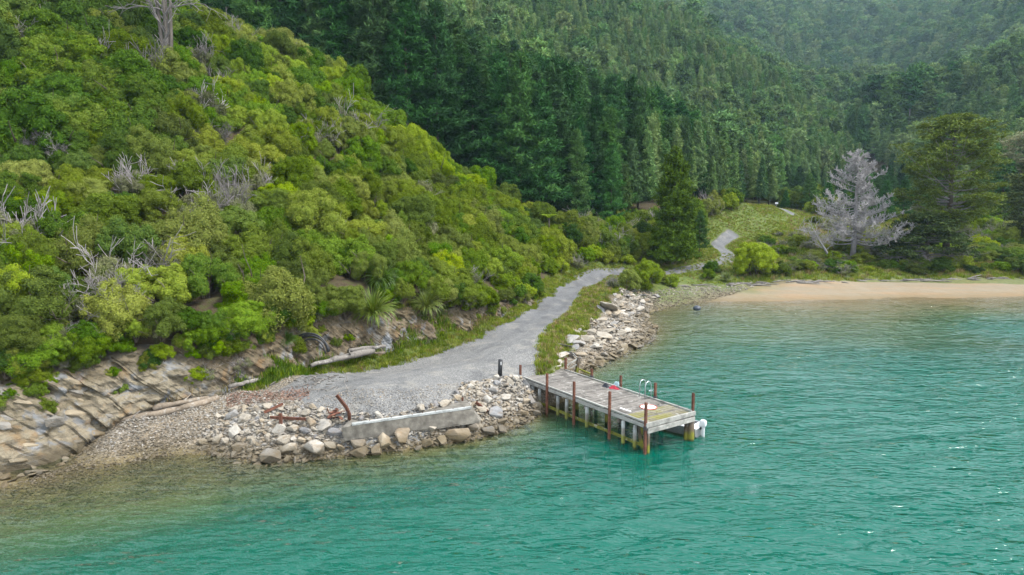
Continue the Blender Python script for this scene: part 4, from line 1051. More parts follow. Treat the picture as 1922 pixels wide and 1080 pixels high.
def build_bank():
    pts = [np.array(p) for p in foot_pts]; hs = FOOT_H
    L = [0]
    for a, b in zip(pts, pts[1:]): L.append(L[-1] + np.linalg.norm((b - a)[:2]))
    ds = 0.10
    s = np.arange(0, L[-1], ds)
    px = np.interp(s, L, [p[0] for p in pts]); py = np.interp(s, L, [p[1] for p in pts]); pz = np.interp(s, L, [p[2] for p in pts]); h = np.interp(s, L, hs)
    ker = np.ones(25) / 25
    def sm(a): return np.convolve(np.pad(a, 12, mode='edge'), ker, 'valid')
    px, py, pz = sm(px), sm(py), sm(pz)
    tx, ty = np.gradient(px), np.gradient(py); tl = np.hypot(tx, ty); nx, ny = -ty / tl, tx / tl
    nt_ = 60
    t = np.linspace(0, 1, nt_)
    S0, T = np.meshgrid(s, t); H = np.tile(h, (nt_, 1))
    ipx, _ = to_px(px, py, pz)
    st1, toe1 = sstep(430, 250, ipx), sstep(300, 40, ipx)
    stony = np.tile(st1, (nt_, 1)); toe = np.tile(toe1, (nt_, 1))
    zz = T * (H + 0.45 - 0.5 * stony)
    S = S0 - 0.95 * zz                      # columns of the mesh follow the dip of the beds
    on = lambda a: np.interp(S, s, a)
    PX, PY, PZ, NX, NY, stony, toe = on(px), on(py), on(pz), on(nx), on(ny), on(st1), on(toe1)
    inn = -0.60 - 1.5 * toe * (1 - T) ** 0.8 + zz * 0.30
    c = S0 + (fbm(S0 * 0.15, zz * 0.25, 3, 2) - 0.5) * 2.5       # across the beds
    wid = 0.75
    q_ = np.floor(S0 * wid + 1.3 * vnoise(S0 * 0.6, S0 * 0, 12)); bed = vnoise(q_ * 3.7, q_ * 1.3 + 0.5, 6)
    q2 = np.floor(S0 * 2.4 + 1.5 * vnoise(S0 * 1.9, S0 * 0, 15)); bed2 = vnoise(q2 * 2.9, q2 * 1.7 + 0.5, 16)
    brk = fbm(S0 * 0.5 + q_ * 5.1, zz * 0.9, 19, 3)              # joints across each bed
    disp = (fbm(S * 0.35, zz * 0.5, 41, 4) - 0.5) * 1.2 + (fbm(S * 1.6, zz * 1.8, 43, 3) - 0.5) * 0.55 + (fbm(S0 * 3.5, zz * 1.6, 45, 3) - 0.5) * 0.28
    disp += (0.3 + 0.7 * stony) * ((bed - 0.5) * 0.55 + (bed2 - 0.5) * 0.26) + (0.25 + 0.75 * stony) * sstep(0.40, 0.60, brk) * 0.30
    disp *= sstep(0, 0.12, T) * (0.35 + 0.65 * sstep(1.0, 0.85, T))
    inn = inn - disp + 1.6 * sstep(0.84, 1.0, T)
    X = PX + NX * inn; Y = PY + NY * inn; Z = PZ - 0.35 - 1.1 * toe * (1 - T) ** 3 + zz * 0.97 + (fbm(S * 0.9, zz, 47, 3) - 0.5) * 0.5 * T
    V = np.c_[X.ravel(), Y.ravel(), Z.ravel()]
    m = len(s)
    i = np.arange((nt_ - 1) * (m - 1)); a = (i // (m - 1)) * m + i % (m - 1)
    F = np.c_[a, a + 1, a + m + 1, a + m]
    turf = (sstep(0.25, 0.75, T + (fbm(S * 0.5, zz, 53, 3) - 0.5) * 0.8) * (1 - 0.45 * stony)).ravel()
    split = int(np.searchsorted(ipx, 330)); end = int(np.searchsorted(ipx, 1010))
    col = a % m
    for nm, sel in (('rock_outcrop', col < split), ('cut_bank', (col >= split) & (col < end))):
        f = F[sel]; used, inv = np.unique(f, return_inverse=True)
        me = mesh_np(nm, V[used], inv.reshape(f.shape), BANKM, nm != 'rock_outcrop' and False, dict(stony=stony.ravel()[used], turf=turf[used]))
        o = obj(nm, me)
        if nm == 'cut_bank': tag(o, kind='structure')
        else: out = tag(o, 'outcrop of tilted ochre and grey rock beds at the left shore', 'rock outcrop')
    # tilted beds standing out of the outcrop
    rgO = np.random.default_rng(31)
    BEDS = [rock_mesh('bed', 780 + i, 0.55, 20, None, 1.7) for i in range(6)]
    G = np.stack([X, Y, Z], -1)
    n = 0
    for _ in range(600):
        j = rgO.integers(2, nt_ - 10); i = rgO.integers(5, split - 5)
        if ipx[i] < -90 or ipx[i] > 255: continue
        e1 = Vector(G[j, i + 3] - G[j, i - 3]).normalized(); e2 = Vector(G[j + 2, i] - G[j - 2, i]).normalized()
        nn = e1.cross(e2).normalized()
        if nn.y > 0: nn = -nn
        lg = (e1 * 0.80 - e2 * 0.60 + Vector(rgO.normal(size=3)) * 0.05).normalized(); zz_ = (nn * 0.8 + Vector((0, 0, 0.5)) + Vector(rgO.normal(size=3)) * 0.06).normalized()
        yy = zz_.cross(lg).normalized(); zz_ = lg.cross(yy)
        s_ = rgO.uniform(0.35, 0.9)
        o = obj('bed', BEDS[rgO.integers(6)], out, Vector(G[j, i]) - nn * 0.10 * s_, Matrix((lg, yy, zz_)).transposed().to_euler(), (s_ * 1.15, s_ * 0.7, s_ * 0.8))
        tn = [(0.34, 0.29, 0.20), (0.27, 0.26, 0.235), (0.37, 0.30, 0.19), (0.21, 0.20, 0.175), (0.28, 0.22, 0.14)][rgO.integers(5)]
        o.color = (*tn, 1); n += 1
        if n >= 36: break
    return out
outcrop = build_bank()
# flat wet ledges where the outcrop meets the water
LEDGE = [tuple(P(x, y)[:2]) for x, y in [(-60, 870), (0, 850), (70, 838), (125, 830), (150, 850), (110, 880), (60, 895), (0, 915), (-60, 925)]]
rock_bank('shore_ledge', 'flat wet brown slabs at the foot of the left outcrop', LEDGE, 60, 0.4, 1.3, rgR, True)
# ------------------------------------------------------------------ made things: materials
def wood_material(name, a, b, algae=True, grain=(1.2, 14, 6), moss=0.0):
    m, nt, n, l, bs = newmat(name); k = N(nt)
    g = k.noise(k.coord('Object', grain), 2.0, 6, 0.65)
    pos = k.geopos()
    c = k.mix(k.mrange(g, 0.3, 0.7), a, b)
    c = k.mix(k.math('MULTIPLY', k.mrange(k.noise(pos, 1.3, 5, 0.65), 0.5, 0.66), 0.65), c, tuple(x * 0.35 for x in a))
    c = k.mix(k.math('MULTIPLY', k.mrange(k.noise(pos, 3.5, 4, 0.6), 0.58, 0.66), 0.5), c, (0.55, 0.54, 0.50))
    if moss: c = k.mix(k.math('MULTIPLY', k.mrange(k.noise(pos, 0.9, 4), 0.42, 0.6), moss), c, (0.20, 0.19, 0.035))
    if algae:
        sx = n.new('ShaderNodeSeparateXYZ'); l.new(pos, sx.inputs[0])
        zz = k.math('ADD', sx.outputs[2], k.math('MULTIPLY', k.math('SUBTRACT', k.noise(pos, 3.5, 4), 0.5), 0.35))
        c = k.mix(k.mrange(zz, 0.95, 0.75), c, k.mix(0.6, c, (0.12, 0.085, 0.045)))
        c = k.mix(k.math('MULTIPLY', k.mrange(zz, 0.58, 0.40), 0.85), c, (0.215, 0.225, 0.025))
        c = k.mix(k.mrange(zz, 0.16, 0.05), c, (0.05, 0.06, 0.02))
    c = k.hsv(c, 0.5, 1, k.mrange(k.objrand(), 0, 1, 0.78, 1.2))
    k.set(bs, Base_Color=c, Roughness=0.88, Normal=k.bump(g, 0.5, 0.02)); bs.inputs['Specular IOR Level'].default_value = 0.2
    return m
DECKW = wood_material('deck_timber', (0.15, 0.137, 0.122), (0.27, 0.25, 0.228), False)
DECKM = wood_material('mossy_deck_timber', (0.17, 0.155, 0.105), (0.27, 0.25, 0.19), False, moss=0.75)
PALEW = wood_material('weathered_white_timber', (0.27, 0.265, 0.24), (0.44, 0.44, 0.41), False)
PILEW = wood_material('pile_timber', (0.42, 0.44, 0.43), (0.56, 0.58, 0.57))
DARKW = wood_material('dark_pile_timber', (0.10, 0.085, 0.07), (0.19, 0.16, 0.13))
ALGAE = wood_material('slimy_timber', (0.10, 0.10, 0.02), (0.24, 0.25, 0.03), False)
RUST = simple_material('rusty_steel', [(0.25, (0.075, 0.030, 0.020)), (0.5, (0.15, 0.062, 0.040)), (0.75, (0.23, 0.115, 0.075))], 5, 0.9, 0.5, 0.01, randv=0.2)
CONC = simple_material('concrete', [(0.25, (0.075, 0.067, 0.056)), (0.5, (0.165, 0.152, 0.13)), (0.75, (0.29, 0.27, 0.23))], 2.4, 0.9, 0.5, 0.03, randv=0.05)
def plain(name, c, rough=0.5, metal=0.0, var=0.25, scale=6.0):
    m, nt, n, l, bs = newmat(name); k = N(nt)
    f = k.noise(k.coord('Object'), scale, 5, 0.6)
    k.set(bs, Base_Color=k.mix(k.mrange(f, 0.3, 0.75), tuple(x * (1 - var) for x in c), tuple(min(1, x * (1 + var * 0.4)) for x in c)), Roughness=rough, Metallic=metal)
    return m
WHITE = plain('white_gelcoat', (0.85, 0.88, 0.9), 0.3, var=0.12); STEEL = plain('bright_steel', (0.70, 0.72, 0.74), 0.3, 0.85, 0.1); ALU = plain('aluminium_hull', (0.40, 0.41, 0.42), 0.45, 0.6)
BLACK = plain('black_plastic', (0.018, 0.02, 0.024), 0.5); REDC = plain('red_cloth', (0.42, 0.015, 0.04), 0.85, var=0.6, scale=3); BLUEC = plain('pale_blue_cloth', (0.42, 0.60, 0.65), 0.9, var=0.4, scale=3); NAVY = plain('dark_cloth', (0.035, 0.04, 0.055), 0.9, var=0.5)
PADW = plain('pad_white', (1.0, 0.97, 0.95), 0.8, var=0.08); PADR = plain('pad_red', (0.55, 0.07, 0.03), 0.8, var=0.1); ROPE = plain('dark_rope', (0.06, 0.06, 0.065), 0.95)
PWOOD = wood_material('driftwood', (0.17, 0.155, 0.14), (0.32, 0.295, 0.265), False, (6, 6, 6)); TANW = wood_material('stripped_log', (0.23, 0.18, 0.13), (0.38, 0.315, 0.245), False, (4, 4, 4))

# ------------------------------------------------------------------ jetty
DZ = 1.60
c1, c2 = P(982, 709, DZ), P(1216, 796, DZ); f1, f2 = P(1053, 697, DZ), P(1304, 770, DZ)
JL = (c2 - c1).length; ax = (c2 - c1).normalized(); wx_ = Vector((-ax.y, ax.x, 0))
JW = ((f1 - c1).dot(wx_) + (f2 - c2).dot(wx_)) / 2
jetty = thing('jetty', 'weathered grey timber jetty with rusty steel posts running out over water', 'jetty', (c1.x, c1.y, 0), (0, 0, math.atan2(ax.y, ax.x)))
def along(px, far=False):
    a, b = (f1, f2) if far else (c1, c2)
    lo, hi = -0.2, 1.2
    for _ in range(40):
        m = (lo + hi) / 2
        q = a.lerp(b, m)
        if to_px(q.x, q.y, q.z)[0] < px: lo = m
        else: hi = m
    return lo * JL
def jp(name, mb, mat, parent=None, bevel=0.0, smooth=False): return obj(name, mb.mesh(name, mat, smooth, bevel), parent or jetty)
rj = random.Random(4)
pw = 0.152; npl = int(JL / pw)
mesh_p = []
for v in range(4):
    mb = MB(); mb.box((0, 0, 0), (pw - 0.014, JW - 0.1, 0.055), None, 0.006); mesh_p.append(mb.mesh('plank', DECKW, False, 0.006))
mb = MB(); mb.box((0, 0, 0), (pw - 0.014, JW - 0.1, 0.055), None, 0.005); mesh_moss = mb.mesh('mossy_plank', DECKM, False, 0.006)
for i in range(npl):
    x = (i + 0.5) * JL / npl
    obj('plank', mesh_moss if x > JL - 1.9 and rj.random() < 0.85 else mesh_p[i % 4], jetty, (x, JW / 2 + rj.uniform(-0.02, 0.02), DZ - 0.03 + rj.uniform(-0.008, 0.008)), (rj.uniform(-0.004, 0.004), rj.uniform(-0.012, 0.012), rj.uniform(-0.006, 0.006)))
for y, nm in ((0.0, 'kerb'), (JW, 'kerb')):
    for a, b in ((0.05, JL * 0.36), (JL * 0.36 + 0.02, JL * 0.7), (JL * 0.7 + 0.02, JL - 0.08)):
        mb = MB(); mb.box(((a + b) / 2, y, DZ + 0.04), (b - a, 0.11, 0.08), None, 0.012); jp(nm, mb, PALEW, bevel=0.012)
    for a, b in ((0.05, JL * 0.5), (JL * 0.5 + 0.01, JL - 0.06)):
        mb = MB(); mb.box(((a + b) / 2, y, DZ - 0.17), (b - a, 0.10, 0.20), None, 0.01); jp('side_beam', mb, PALEW, bevel=0.01)
for y in (JW * 0.33, JW * 0.67):
    mb = MB(); mb.box((JL / 2, y, DZ - 0.19), (JL - 0.2, 0.12, 0.24)); jp('joist', mb, DARKW)
mb = MB(); mb.box((JL + 0.02, JW / 2, DZ - 0.06), (0.12, JW + 0.3, 0.24), None, 0.01); jp('end_beam', mb, PALEW, bevel=0.012)
mb = MB(); mb.box((JL + 0.03, JW / 2, DZ - 0.36), (0.14, JW + 0.12, 0.26), None, 0.01); jp('end_beam', mb, PALEW, bevel=0.012)
post_near = [along(x) for x in (979, 1029, 1080, 1147, 1215)]; post_far = [along(x, True) for x in (1052, 1104, 1160, 1228, 1301)]
for y, lst, tops in ((-0.11, post_near, (0.80, 0.85, 0.92, 1.05, 1.12)), (JW + 0.11, post_far, (0.80, 0.62, 0.75, 0.95, 1.02))):
    for x, t in zip(lst, tops):
        mb = MB(); lx, ly = rj.uniform(-0.03, 0.03), rj.uniform(-0.02, 0.02)
        # rolled channel: web and two flanges
        for (dx, dy, sx, sy) in ((0, -0.045, 0.12, 0.018), (-0.051, 0.012, 0.018, 0.096), (0.051, 0.012, 0.018, 0.096)):
            mb.beam((x + dx, y + dy, -2.2), (x + dx + lx, y + dy + ly, DZ + t), sy, sx, up=Vector((1, 0, 0)))
        jp('steel_post', mb, RUST)
for px in (999, 1012, 1046, 1063, 1101, 1169, 1191):
    x = along(px)
    mb = MB(); mb.beam((x + rj.uniform(-0.05, 0.05), 0.04, -2.4), (x, 0.04, DZ - 0.34), 0.15, 0.16, up=Vector((1, 0, 0)), jit=0.008); jp('pile', mb, PILEW, bevel=0.02)
for x in (JL * 0.06, JL * 0.3, JL * 0.55, JL * 0.8):
    for y in (JW * 0.5, JW - 0.1):
        mb = MB(); mb.tube([(x, y, -2.4), (x + 0.03, y, 0), (x, y, DZ - 0.3)], [0.14, 0.13, 0.12], 8); jp('pile', mb, DARKW, smooth=True)
    mb = MB(); mb.box((x, JW / 2, DZ - 0.42), (0.16, JW, 0.2)); jp('cross_beam', mb, DARKW)
for a, b in ((0.5, JL * 0.42), (JL * 0.42 + 0.02, JL * 0.75), (JL * 0.75 + 0.02, JL - 0.25)):
    mb = MB(); mb.box(((a + b) / 2, 0.16, 0.30), (b - a, 0.10, 0.17), None, 0.012); jp('lower_rail', mb, ALGAE, bevel=0.015)
mb = MB(); mb.tube([(JL - 0.12, JW + 0.02, -2.6), (JL - 0.1, JW, 0.2), (JL - 0.12, JW - 0.02, DZ - 0.1)], [0.19, 0.18, 0.17], 10); jp('corner_pile', mb, DARKW, smooth=True)
mb = MB(); mb.tube([(JL - 0.38, JW - 0.12, -2.6), (JL - 0.3, JW - 0.1, DZ - 0.4)], [0.15, 0.14], 8); jp('corner_pile', mb, DARKW, smooth=True)
mb = MB(); mb.beam((JL - 0.2, 0.25, -1.2), (JL - 1.0, 0.3, DZ - 0.4), 0.14, 0.14); jp('brace', mb, DARKW)
mb = MB(); mb.beam((JL - 0.05, 0.1, -2.4), (JL - 0.05, 0.08, DZ - 0.5), 0.16, 0.16, up=Vector((1, 0, 0))); jp('pile', mb, DARKW, bevel=0.02)
for x, y in ((post_near[4], -0.11), (post_far[3], JW + 0.11), (post_far[1], JW + 0.11)):
    mb = MB()
    for k in range(4):
        z = DZ - 0.28 + 0.05 * k if y < 0 else DZ + 0.06 + 0.04 * k
        mb.tube([(x + 0.1 * math.cos(a), y + 0.1 * math.sin(a), z + 0.01 * math.sin(3 * a)) for a in np.linspace(0, 6.4, 13)], 0.022, 5)
    jp('mooring_rope', mb, ROPE, smooth=True)
mb = MB(); mb.tube([(post_far[3], JW + 0.15, DZ + 0.1), (post_far[3] + 0.5, JW + 0.35, DZ - 0.3), (post_far[3] + 1.1, JW + 0.7, 0.75)], 0.015, 5); jp('mooring_rope', mb, ROPE, smooth=True)
# bathing ladder: two bent tubes and rungs
lad = obj('ladder', None, jetty, (along(1208, True), JW, 0))
lx = [-0.02, 0.42]
for q in lx:
    mb = MB(); mb.tube([(q, -0.32, DZ + 0.0), (q, -0.30, DZ + 0.75), (q, -0.22, DZ + 0.92), (q, -0.05, DZ + 0.98), (q, 0.10, DZ + 0.90), (q, 0.16, DZ + 0.7), (q, 0.17, -0.6)], 0.022, 6); obj('ladder_rail', mb.mesh('ladder_rail', STEEL, True), lad)
for z in np.arange(-0.4, DZ, 0.3):
    mb = MB(); mb.tube([(lx[0], 0.17, z), (lx[1], 0.17, z)], 0.018, 5); obj('rung', mb.mesh('rung', STEEL, True), lad)

# things lying on the jetty
def jw(x, y, z): return jetty.matrix_basis @ Vector((x, y, z))
bpy.context.view_layer.update()
q = P(1217, 765, DZ)
pad = thing('landing_pad', 'round white mat with red rim lying on jetty deck near its sea end', 'mat', q + Vector((0, 0, 0.012)))
mb = MB(); n_ = 40
mb.add([(0.43 * math.cos(2 * math.pi * i / n_), 0.43 * math.sin(2 * math.pi * i / n_), z) for z in (0, 0.012) for i in range(n_)], [tuple(range(n_, 2 * n_))] + [(i, (i + 1) % n_, n_ + (i + 1) % n_, n_ + i) for i in range(n_)])
obj('mat_face', mb.mesh('mat_face', PADW), pad)
mb = MB(); mb.tube([(0.45 * math.cos(a), 0.45 * math.sin(a), 0.012 + 0.003 * math.sin(5 * a)) for a in np.linspace(0, 2 * math.pi, 41)], 0.026, 6, False); obj('mat_rim', mb.mesh('mat_rim', PADR, True), pad)
def cloth_heap(name, label, cat, p, r, h, mat, seed, parts=()):
    rg = np.random.default_rng(seed); mb = MB(); n, m = 18, 7
    V = [(0, 0, h)]
    for j in range(1, m + 1):
        for i in range(n):
            a = 2 * math.pi * i / n; t = j / m
            rr = r * t * (1 + 0.25 * math.sin(3 * a + seed) + 0.12 * math.sin(7 * a))
            V.append((rr * math.cos(a), 0.7 * rr * math.sin(a), max(0.0, h * (1 - t ** 1.6) * (1 + 0.35 * math.sin(4 * a + 5 * t + seed)) + rg.normal() * 0.02 * (j < m))))
    F = [(0, 1 + i, 1 + (i + 1) % n) for i in range(n)]
    for j in range(m - 1): F += [(1 + j * n + i, 1 + (j + 1) * n + i, 1 + (j + 1) * n + (i + 1) % n, 1 + j * n + (i + 1) % n) for i in range(n)]
    mb.add(V, F); return tag(obj(name, mb.mesh(name, mat, True), None, p, (0, 0, ax_ang)), label, cat)
ax_ang = math.atan2(ax.y, ax.x)
q = P(1152, 729, DZ)
cloth_heap('life_jacket', 'crumpled red life jacket on the jetty edge', 'life jacket', q, 0.34, 0.15, REDC, 1)
cloth_heap('dark_bag', 'small dark bag beside the red life jacket', 'bag', q + Vector((-0.42, 0.30, 0)), 0.24, 0.20, NAVY, 2)
cloth_heap('blue_towel', 'pale blue towel heaped beside the rusty post and red jacket', 'towel', q + Vector((0.28, 0.42, 0)), 0.30, 0.24, BLUEC, 3)
mb = MB(); mb.box((0, 0, 0.02), (0.75, 0.10, 0.035)); tag(obj('white_board', mb.mesh('white_board', PADW, False, 0.005), None, P(1174, 770, DZ + 0.12) + Vector((0, 0, 0)), (0, 0, ax_ang + 0.05)), 'short white board lying on the near kerb of the jetty', 'board')
# ------------------------------------------------------------------ boat on the far side of the jetty end
def build_boat():
    o = jw(JL - 0.72, JW + 0.92, 0)
    B = thing('boat', 'small aluminium runabout with white outboard moored behind the jetty end', 'boat', (o.x, o.y, 0), (0, 0, ax_ang + 0.22))
    V, F = [], []; st = [(0.4, 0.62, -0.12, 0.55), (-0.8, 0.68, -0.16, 0.55), (-2.0, 0.66, -0.15, 0.6), (-3.0, 0.5, -0.08, 0.7), (-3.7, 0.28, 0.1, 0.82), (-4.1, 0.03, 0.35, 0.9)]
    for x, hw, kz, gzz in st: V += [(x, -hw, gzz), (x, -hw * 0.86, 0.12 + kz * 0.5), (x, 0, kz), (x, hw * 0.86, 0.12 + kz * 0.5), (x, hw, gzz)]
    for i in range(len(st) - 1):
        for j in range(4): F.append((i * 5 + j, i * 5 + j + 1, (i + 1) * 5 + j + 1, (i + 1) * 5 + j))
    F.append((0, 1, 2, 3, 4))
    mb = MB(); mb.add(V, F); obj('hull', mb.mesh('hull', ALU), B)
    mb = MB(); mb.tube([(x, -hw, g) for x, hw, k, g in st] + [(x, hw, g) for x, hw, k, g in reversed(st)] , 0.035, 6); obj('gunwale', mb.mesh('gunwale', STEEL, True), B)
    mb = MB(); mb.box((-1.3, 0, 0.2), (3.0, 1.0, 0.05)); obj('floor_deck', mb.mesh('floor_deck', WHITE), B)
    mb = MB(); mb.box((0.22, 0, 0.52), (0.42, 1.18, 0.12)); obj('stern_bench', mb.mesh('stern_bench', WHITE, False, 0.02), B)
    mb = MB(); mb.box((-1.5, 0, 0.42), (0.4, 1.1, 0.08)); obj('thwart', mb.mesh('thwart', WHITE, False, 0.02), B)
    M = obj('outboard_motor', None, B, (0.52, 0, 0.10), (0, 0, 0), 0.72)
    mb = MB()
    V = []; prof = [(0.62, -0.16, 0.20, 0.14), (0.74, -0.19, 0.27, 0.18), (0.95, -0.19, 0.29, 0.19), (1.10, -0.16, 0.26, 0.17), (1.18, -0.08, 0.18, 0.11)]
    for z, xa, xb, hw in prof: V += [(xa, -hw, z), (xb, -hw * 0.8, z), (xb + 0.03, 0, z), (xb, hw * 0.8, z), (xa, hw, z)]
    F = [(i * 5 + j, i * 5 + (j + 1) % 5, (i + 1) * 5 + (j + 1) % 5, (i + 1) * 5 + j) for i in range(4) for j in range(5)] + [(20, 21, 22, 23, 24), (4, 3, 2, 1, 0)]
    mb.add(V, F); obj('cowling', mb.mesh('cowling', WHITE, False, 0.02), M)
    mb = MB(); mb.beam((0.06, 0, 0.63), (0.1, 0, -0.5), 0.12, 0.2, up=Vector((1, 0, 0))); obj('motor_leg', mb.mesh('motor_leg', WHITE, False, 0.02), M)
    mb = MB(); mb.box((-0.16, 0, 0.52), (0.22, 0.26, 0.24)); obj('motor_bracket', mb.mesh('motor_bracket', BLACK, False, 0.02), M)
build_boat()

# ------------------------------------------------------------------ shore clutter
def quadmesh(name, pts, mat, bevel=0.0):
    """8 points: bottom four then top four"""
    mb = MB(); mb.add(pts, [(3, 2, 1, 0), (4, 5, 6, 7), (0, 1, 5, 4), (1, 2, 6, 5), (2, 3, 7, 6), (3, 0, 4, 7)]); return mb.mesh(name, mat, False, bevel)
# fallen concrete wall
A_, B_ = P(641, 803, 1.42), P(887, 768, 1.52); Ab, Bb = P(648, 830, 0.62), P(901, 793, 0.80); Ar, Br = P(664, 780, 1.48), P(874, 749, 1.60)
slab = thing('concrete_slab', 'long fallen concrete wall lying along the top of the rock bank', 'concrete slab', (Ab + Bb) / 2)
def rel(p): return p - slab.location
N_ = 14
mb = MB(); V = []; F = []
for i in range(N_ + 1):
    t = i / N_; w = lambda s: Vector((random.uniform(-s, s), random.uniform(-s, s), random.uniform(-s, s)))
    top, bot, back = A_.lerp(B_, t), Ab.lerp(Bb, t), Ar.lerp(Br, t)
    V += [rel(bot) + w(0.02), rel(bot.lerp(top, 0.12)) + w(0.012) - Vector((0, 0.03, 0)), rel(top) + w(0.01), rel(back) + w(0.012), rel(back) - Vector((0, 0, 0.5)), rel(bot) + Vector((0.05, 0.5, 0.05))]
for i in range(N_):
    for j in range(6): F.append((i * 6 + j, i * 6 + (j + 1) % 6, (i + 1) * 6 + (j + 1) % 6, (i + 1) * 6 + j))
F += [(5, 4, 3, 2, 1, 0), tuple(N_ * 6 + j for j in range(6))]
mb.add(V, F); obj('slab_body', mb.mesh('slab_body', CONC), slab)
mb = MB(); u_ = (B_ - A_).normalized()
mb.beam(rel(A_ + u_ * 0.5) + Vector((0, 0.10, 0.07)), rel(B_ - u_ * 0.1) + Vector((0, 0.10, 0.07)), 0.19, 0.12, jit=0.01); obj('capping_board', mb.mesh('capping_board', PILEW, False, 0.012), slab)
mb = MB(); mb.beam(rel(Ar.lerp(Br, 0.12)) + Vector((0, 0.06, 0.02)), rel(Ar.lerp(Br, 0.85)) + Vector((0, 0.06, 0.03)), 0.3, 0.06, jit=0.015); obj('back_board', mb.mesh('back_board', DECKW, False, 0.012), slab)
for t in (0.2, 0.36, 0.52, 0.6, 0.7, 0.84, 0.93):
    mb = MB(); p = rel(A_.lerp(B_, t)) + Vector((0, 0.1, 0.08)); mb.tube([p, p + Vector((0, 0, 0.07))], 0.03, 6); obj('bolt', mb.mesh('bolt', RUST), slab)
def bar(name, label, cat, pts, w, mat=RUST, group=None, flat=True):
    b = Vector(pts[0]); mb = MB()
    for a, c in zip(pts, pts[1:]):
        mb.beam(Vector(a) - b, Vector(c) - b, w, w * (0.55 if flat else 1.0), up=Vector((0.3, 1, 0.1)))
    return tag(obj(name, mb.mesh(name, mat), None, b), label, cat, group)
p0 = hit(655, 788); bar('bent_steel_post', 'bent rusty steel post leaning left beside the concrete slab', 'steel post', [p0 - Vector((0, 0, 0.3)), P(656, 778, p0.z + 0.35), P(650, 765, p0.z + 0.75), P(632, 742, p0.z + 1.45)], 0.16)
p0 = hit(528, 812); bar('short_steel_post', 'short upright rusty steel post among the bank rocks', 'steel post', [p0 - Vector((0, 0, 0.3)), p0 + Vector((0, 0, 0.95))], 0.16)
p0, p1 = hit(508, 800), hit(574, 800); bar('steel_bar', 'rusty steel bar lying level behind the short post', 'steel bar', [p0 + Vector((0, 0, 0.42)), p1 + Vector((0, 0, 0.30))], 0.14)
p0, p1 = hit(496, 782), hit(532, 770); bar('steel_offcut', 'rusty flat offcut lying at the back of the rocks', 'steel bar', [p0 + Vector((0, 0, 0.2)), p1 + Vector((0, 0, 0.3))], 0.14)
p0, p1 = hit(893, 768), hit(915, 782); bar('steel_stub', 'short rusty bar poking out at the end of the concrete slab', 'steel bar', [p0 + Vector((0, 0, 0.35)), p1 + Vector((0, 0, 0.25))], 0.16)
p0 = hit(868, 757); bar('small_peg', 'small rusty peg behind the concrete slab', 'peg', [p0 - Vector((0, 0, 0.1)), p0 + Vector((0, 0, 0.32))], 0.09)
# rusted scrap heap
def scrap():
    p = hit(628, 785); T = thing('scrap_heap', 'tangle of orange rusted scrap metal beside the bent post', 'scrap metal', p)
    r = random.Random(3)
    for i in range(14):
        mb = MB(); a = Vector((r.uniform(-0.5, 0.5), r.uniform(-0.35, 0.35), r.uniform(0.05, 0.35))); d = Vector((r.uniform(-1, 1), r.uniform(-1, 1), r.uniform(-0.3, 0.5))).normalized()
        mb.beam(a - d * r.uniform(0.15, 0.4), a + d * r.uniform(0.15, 0.4), r.uniform(0.05, 0.2), 0.02); obj('scrap_strip', mb.mesh('scrap_strip', RUST), T)
scrap()
# marker bollard with white band, and the kerb timber
p0 = hit(938, 706)
T = thing('bollard', 'black leaning bollard with white reflector beside the jetty head', 'bollard', p0)
mb = MB(); mb.tube([(0, 0, -0.3), (0.05, 0, 1.0), (0.055, 0, 1.03)], [0.14, 0.135, 0.11], 14); obj('bollard_body', mb.mesh('bollard_body', BLACK, True), T)
mb = MB(); mb.box((0.085, -0.125, 0.80), (0.045, 0.03, 0.22)); obj('reflector', mb.mesh('reflector', PADW), T)
a, b = hit(945, 712), P(979, 711, 1.72); mb = MB(); mb.beam((0, 0, 0.02), b - a + Vector((0, 0, 0.05)), 0.2, 0.14, jit=0.01); tag(obj('kerb_timber', mb.mesh('kerb_timber', PALEW, False, 0.012), None, a), 'pale timber kerb between bollard and jetty', 'timber')
mb = MB(); mb.beam((0, 0, 0), P(1001, 757, 0.75) - P(981, 722, 1.45), 0.3, 0.1); tag(obj('wing_board', mb.mesh('wing_board', DECKW, False, 0.01), None, P(981, 722, 1.45)), 'sloping grey board holding back rocks at the jetty head', 'board')
mb = MB(); mb.box((0, 0, 0), (0.3, JW + 0.4, 1.5)); o = jw(-0.2, JW / 2, 0.85); tag(obj('abutment', mb.mesh('abutment', CONC, False, 0.02), None, o, (0, 0, ax_ang)), 'low concrete abutment at the landward end of jetty', 'abutment')
# broken frame of an older landing
def old_frame():
    p = hit(1075, 697); T = thing('broken_frame', 'broken timber frame of an older landing beside the jetty', 'timber frame', p)
    for (a, b, w, m, nm) in [((0.25, 0.1, -0.5), (0.45, 0.2, 0.95), 0.20, DARKW, 'frame_post'), ((-0.35, -0.1, -0.5), (-0.35, -0.1, 0.35), 0.14, DARKW, 'frame_post'), ((-1.0, -0.35, 0.18), (0.35, 0.2, 0.85), 0.07, PALEW, 'frame_rail'), ((-0.7, -0.4, 0.0), (0.3, 0.1, 0.45), 0.07, PALEW, 'frame_rail'), ((0.4, 0.2, 0.85), (0.05, 0.8, 1.15), 0.06, PALEW, 'frame_rail'), ((0.5, 0.1, 0.1), (1.3, -0.6, -0.1), 0.1, DARKW, 'frame_rail')]:
        mb = MB(); mb.beam(a, b, w, w); obj(nm, mb.mesh(nm, m), T)
old_frame()

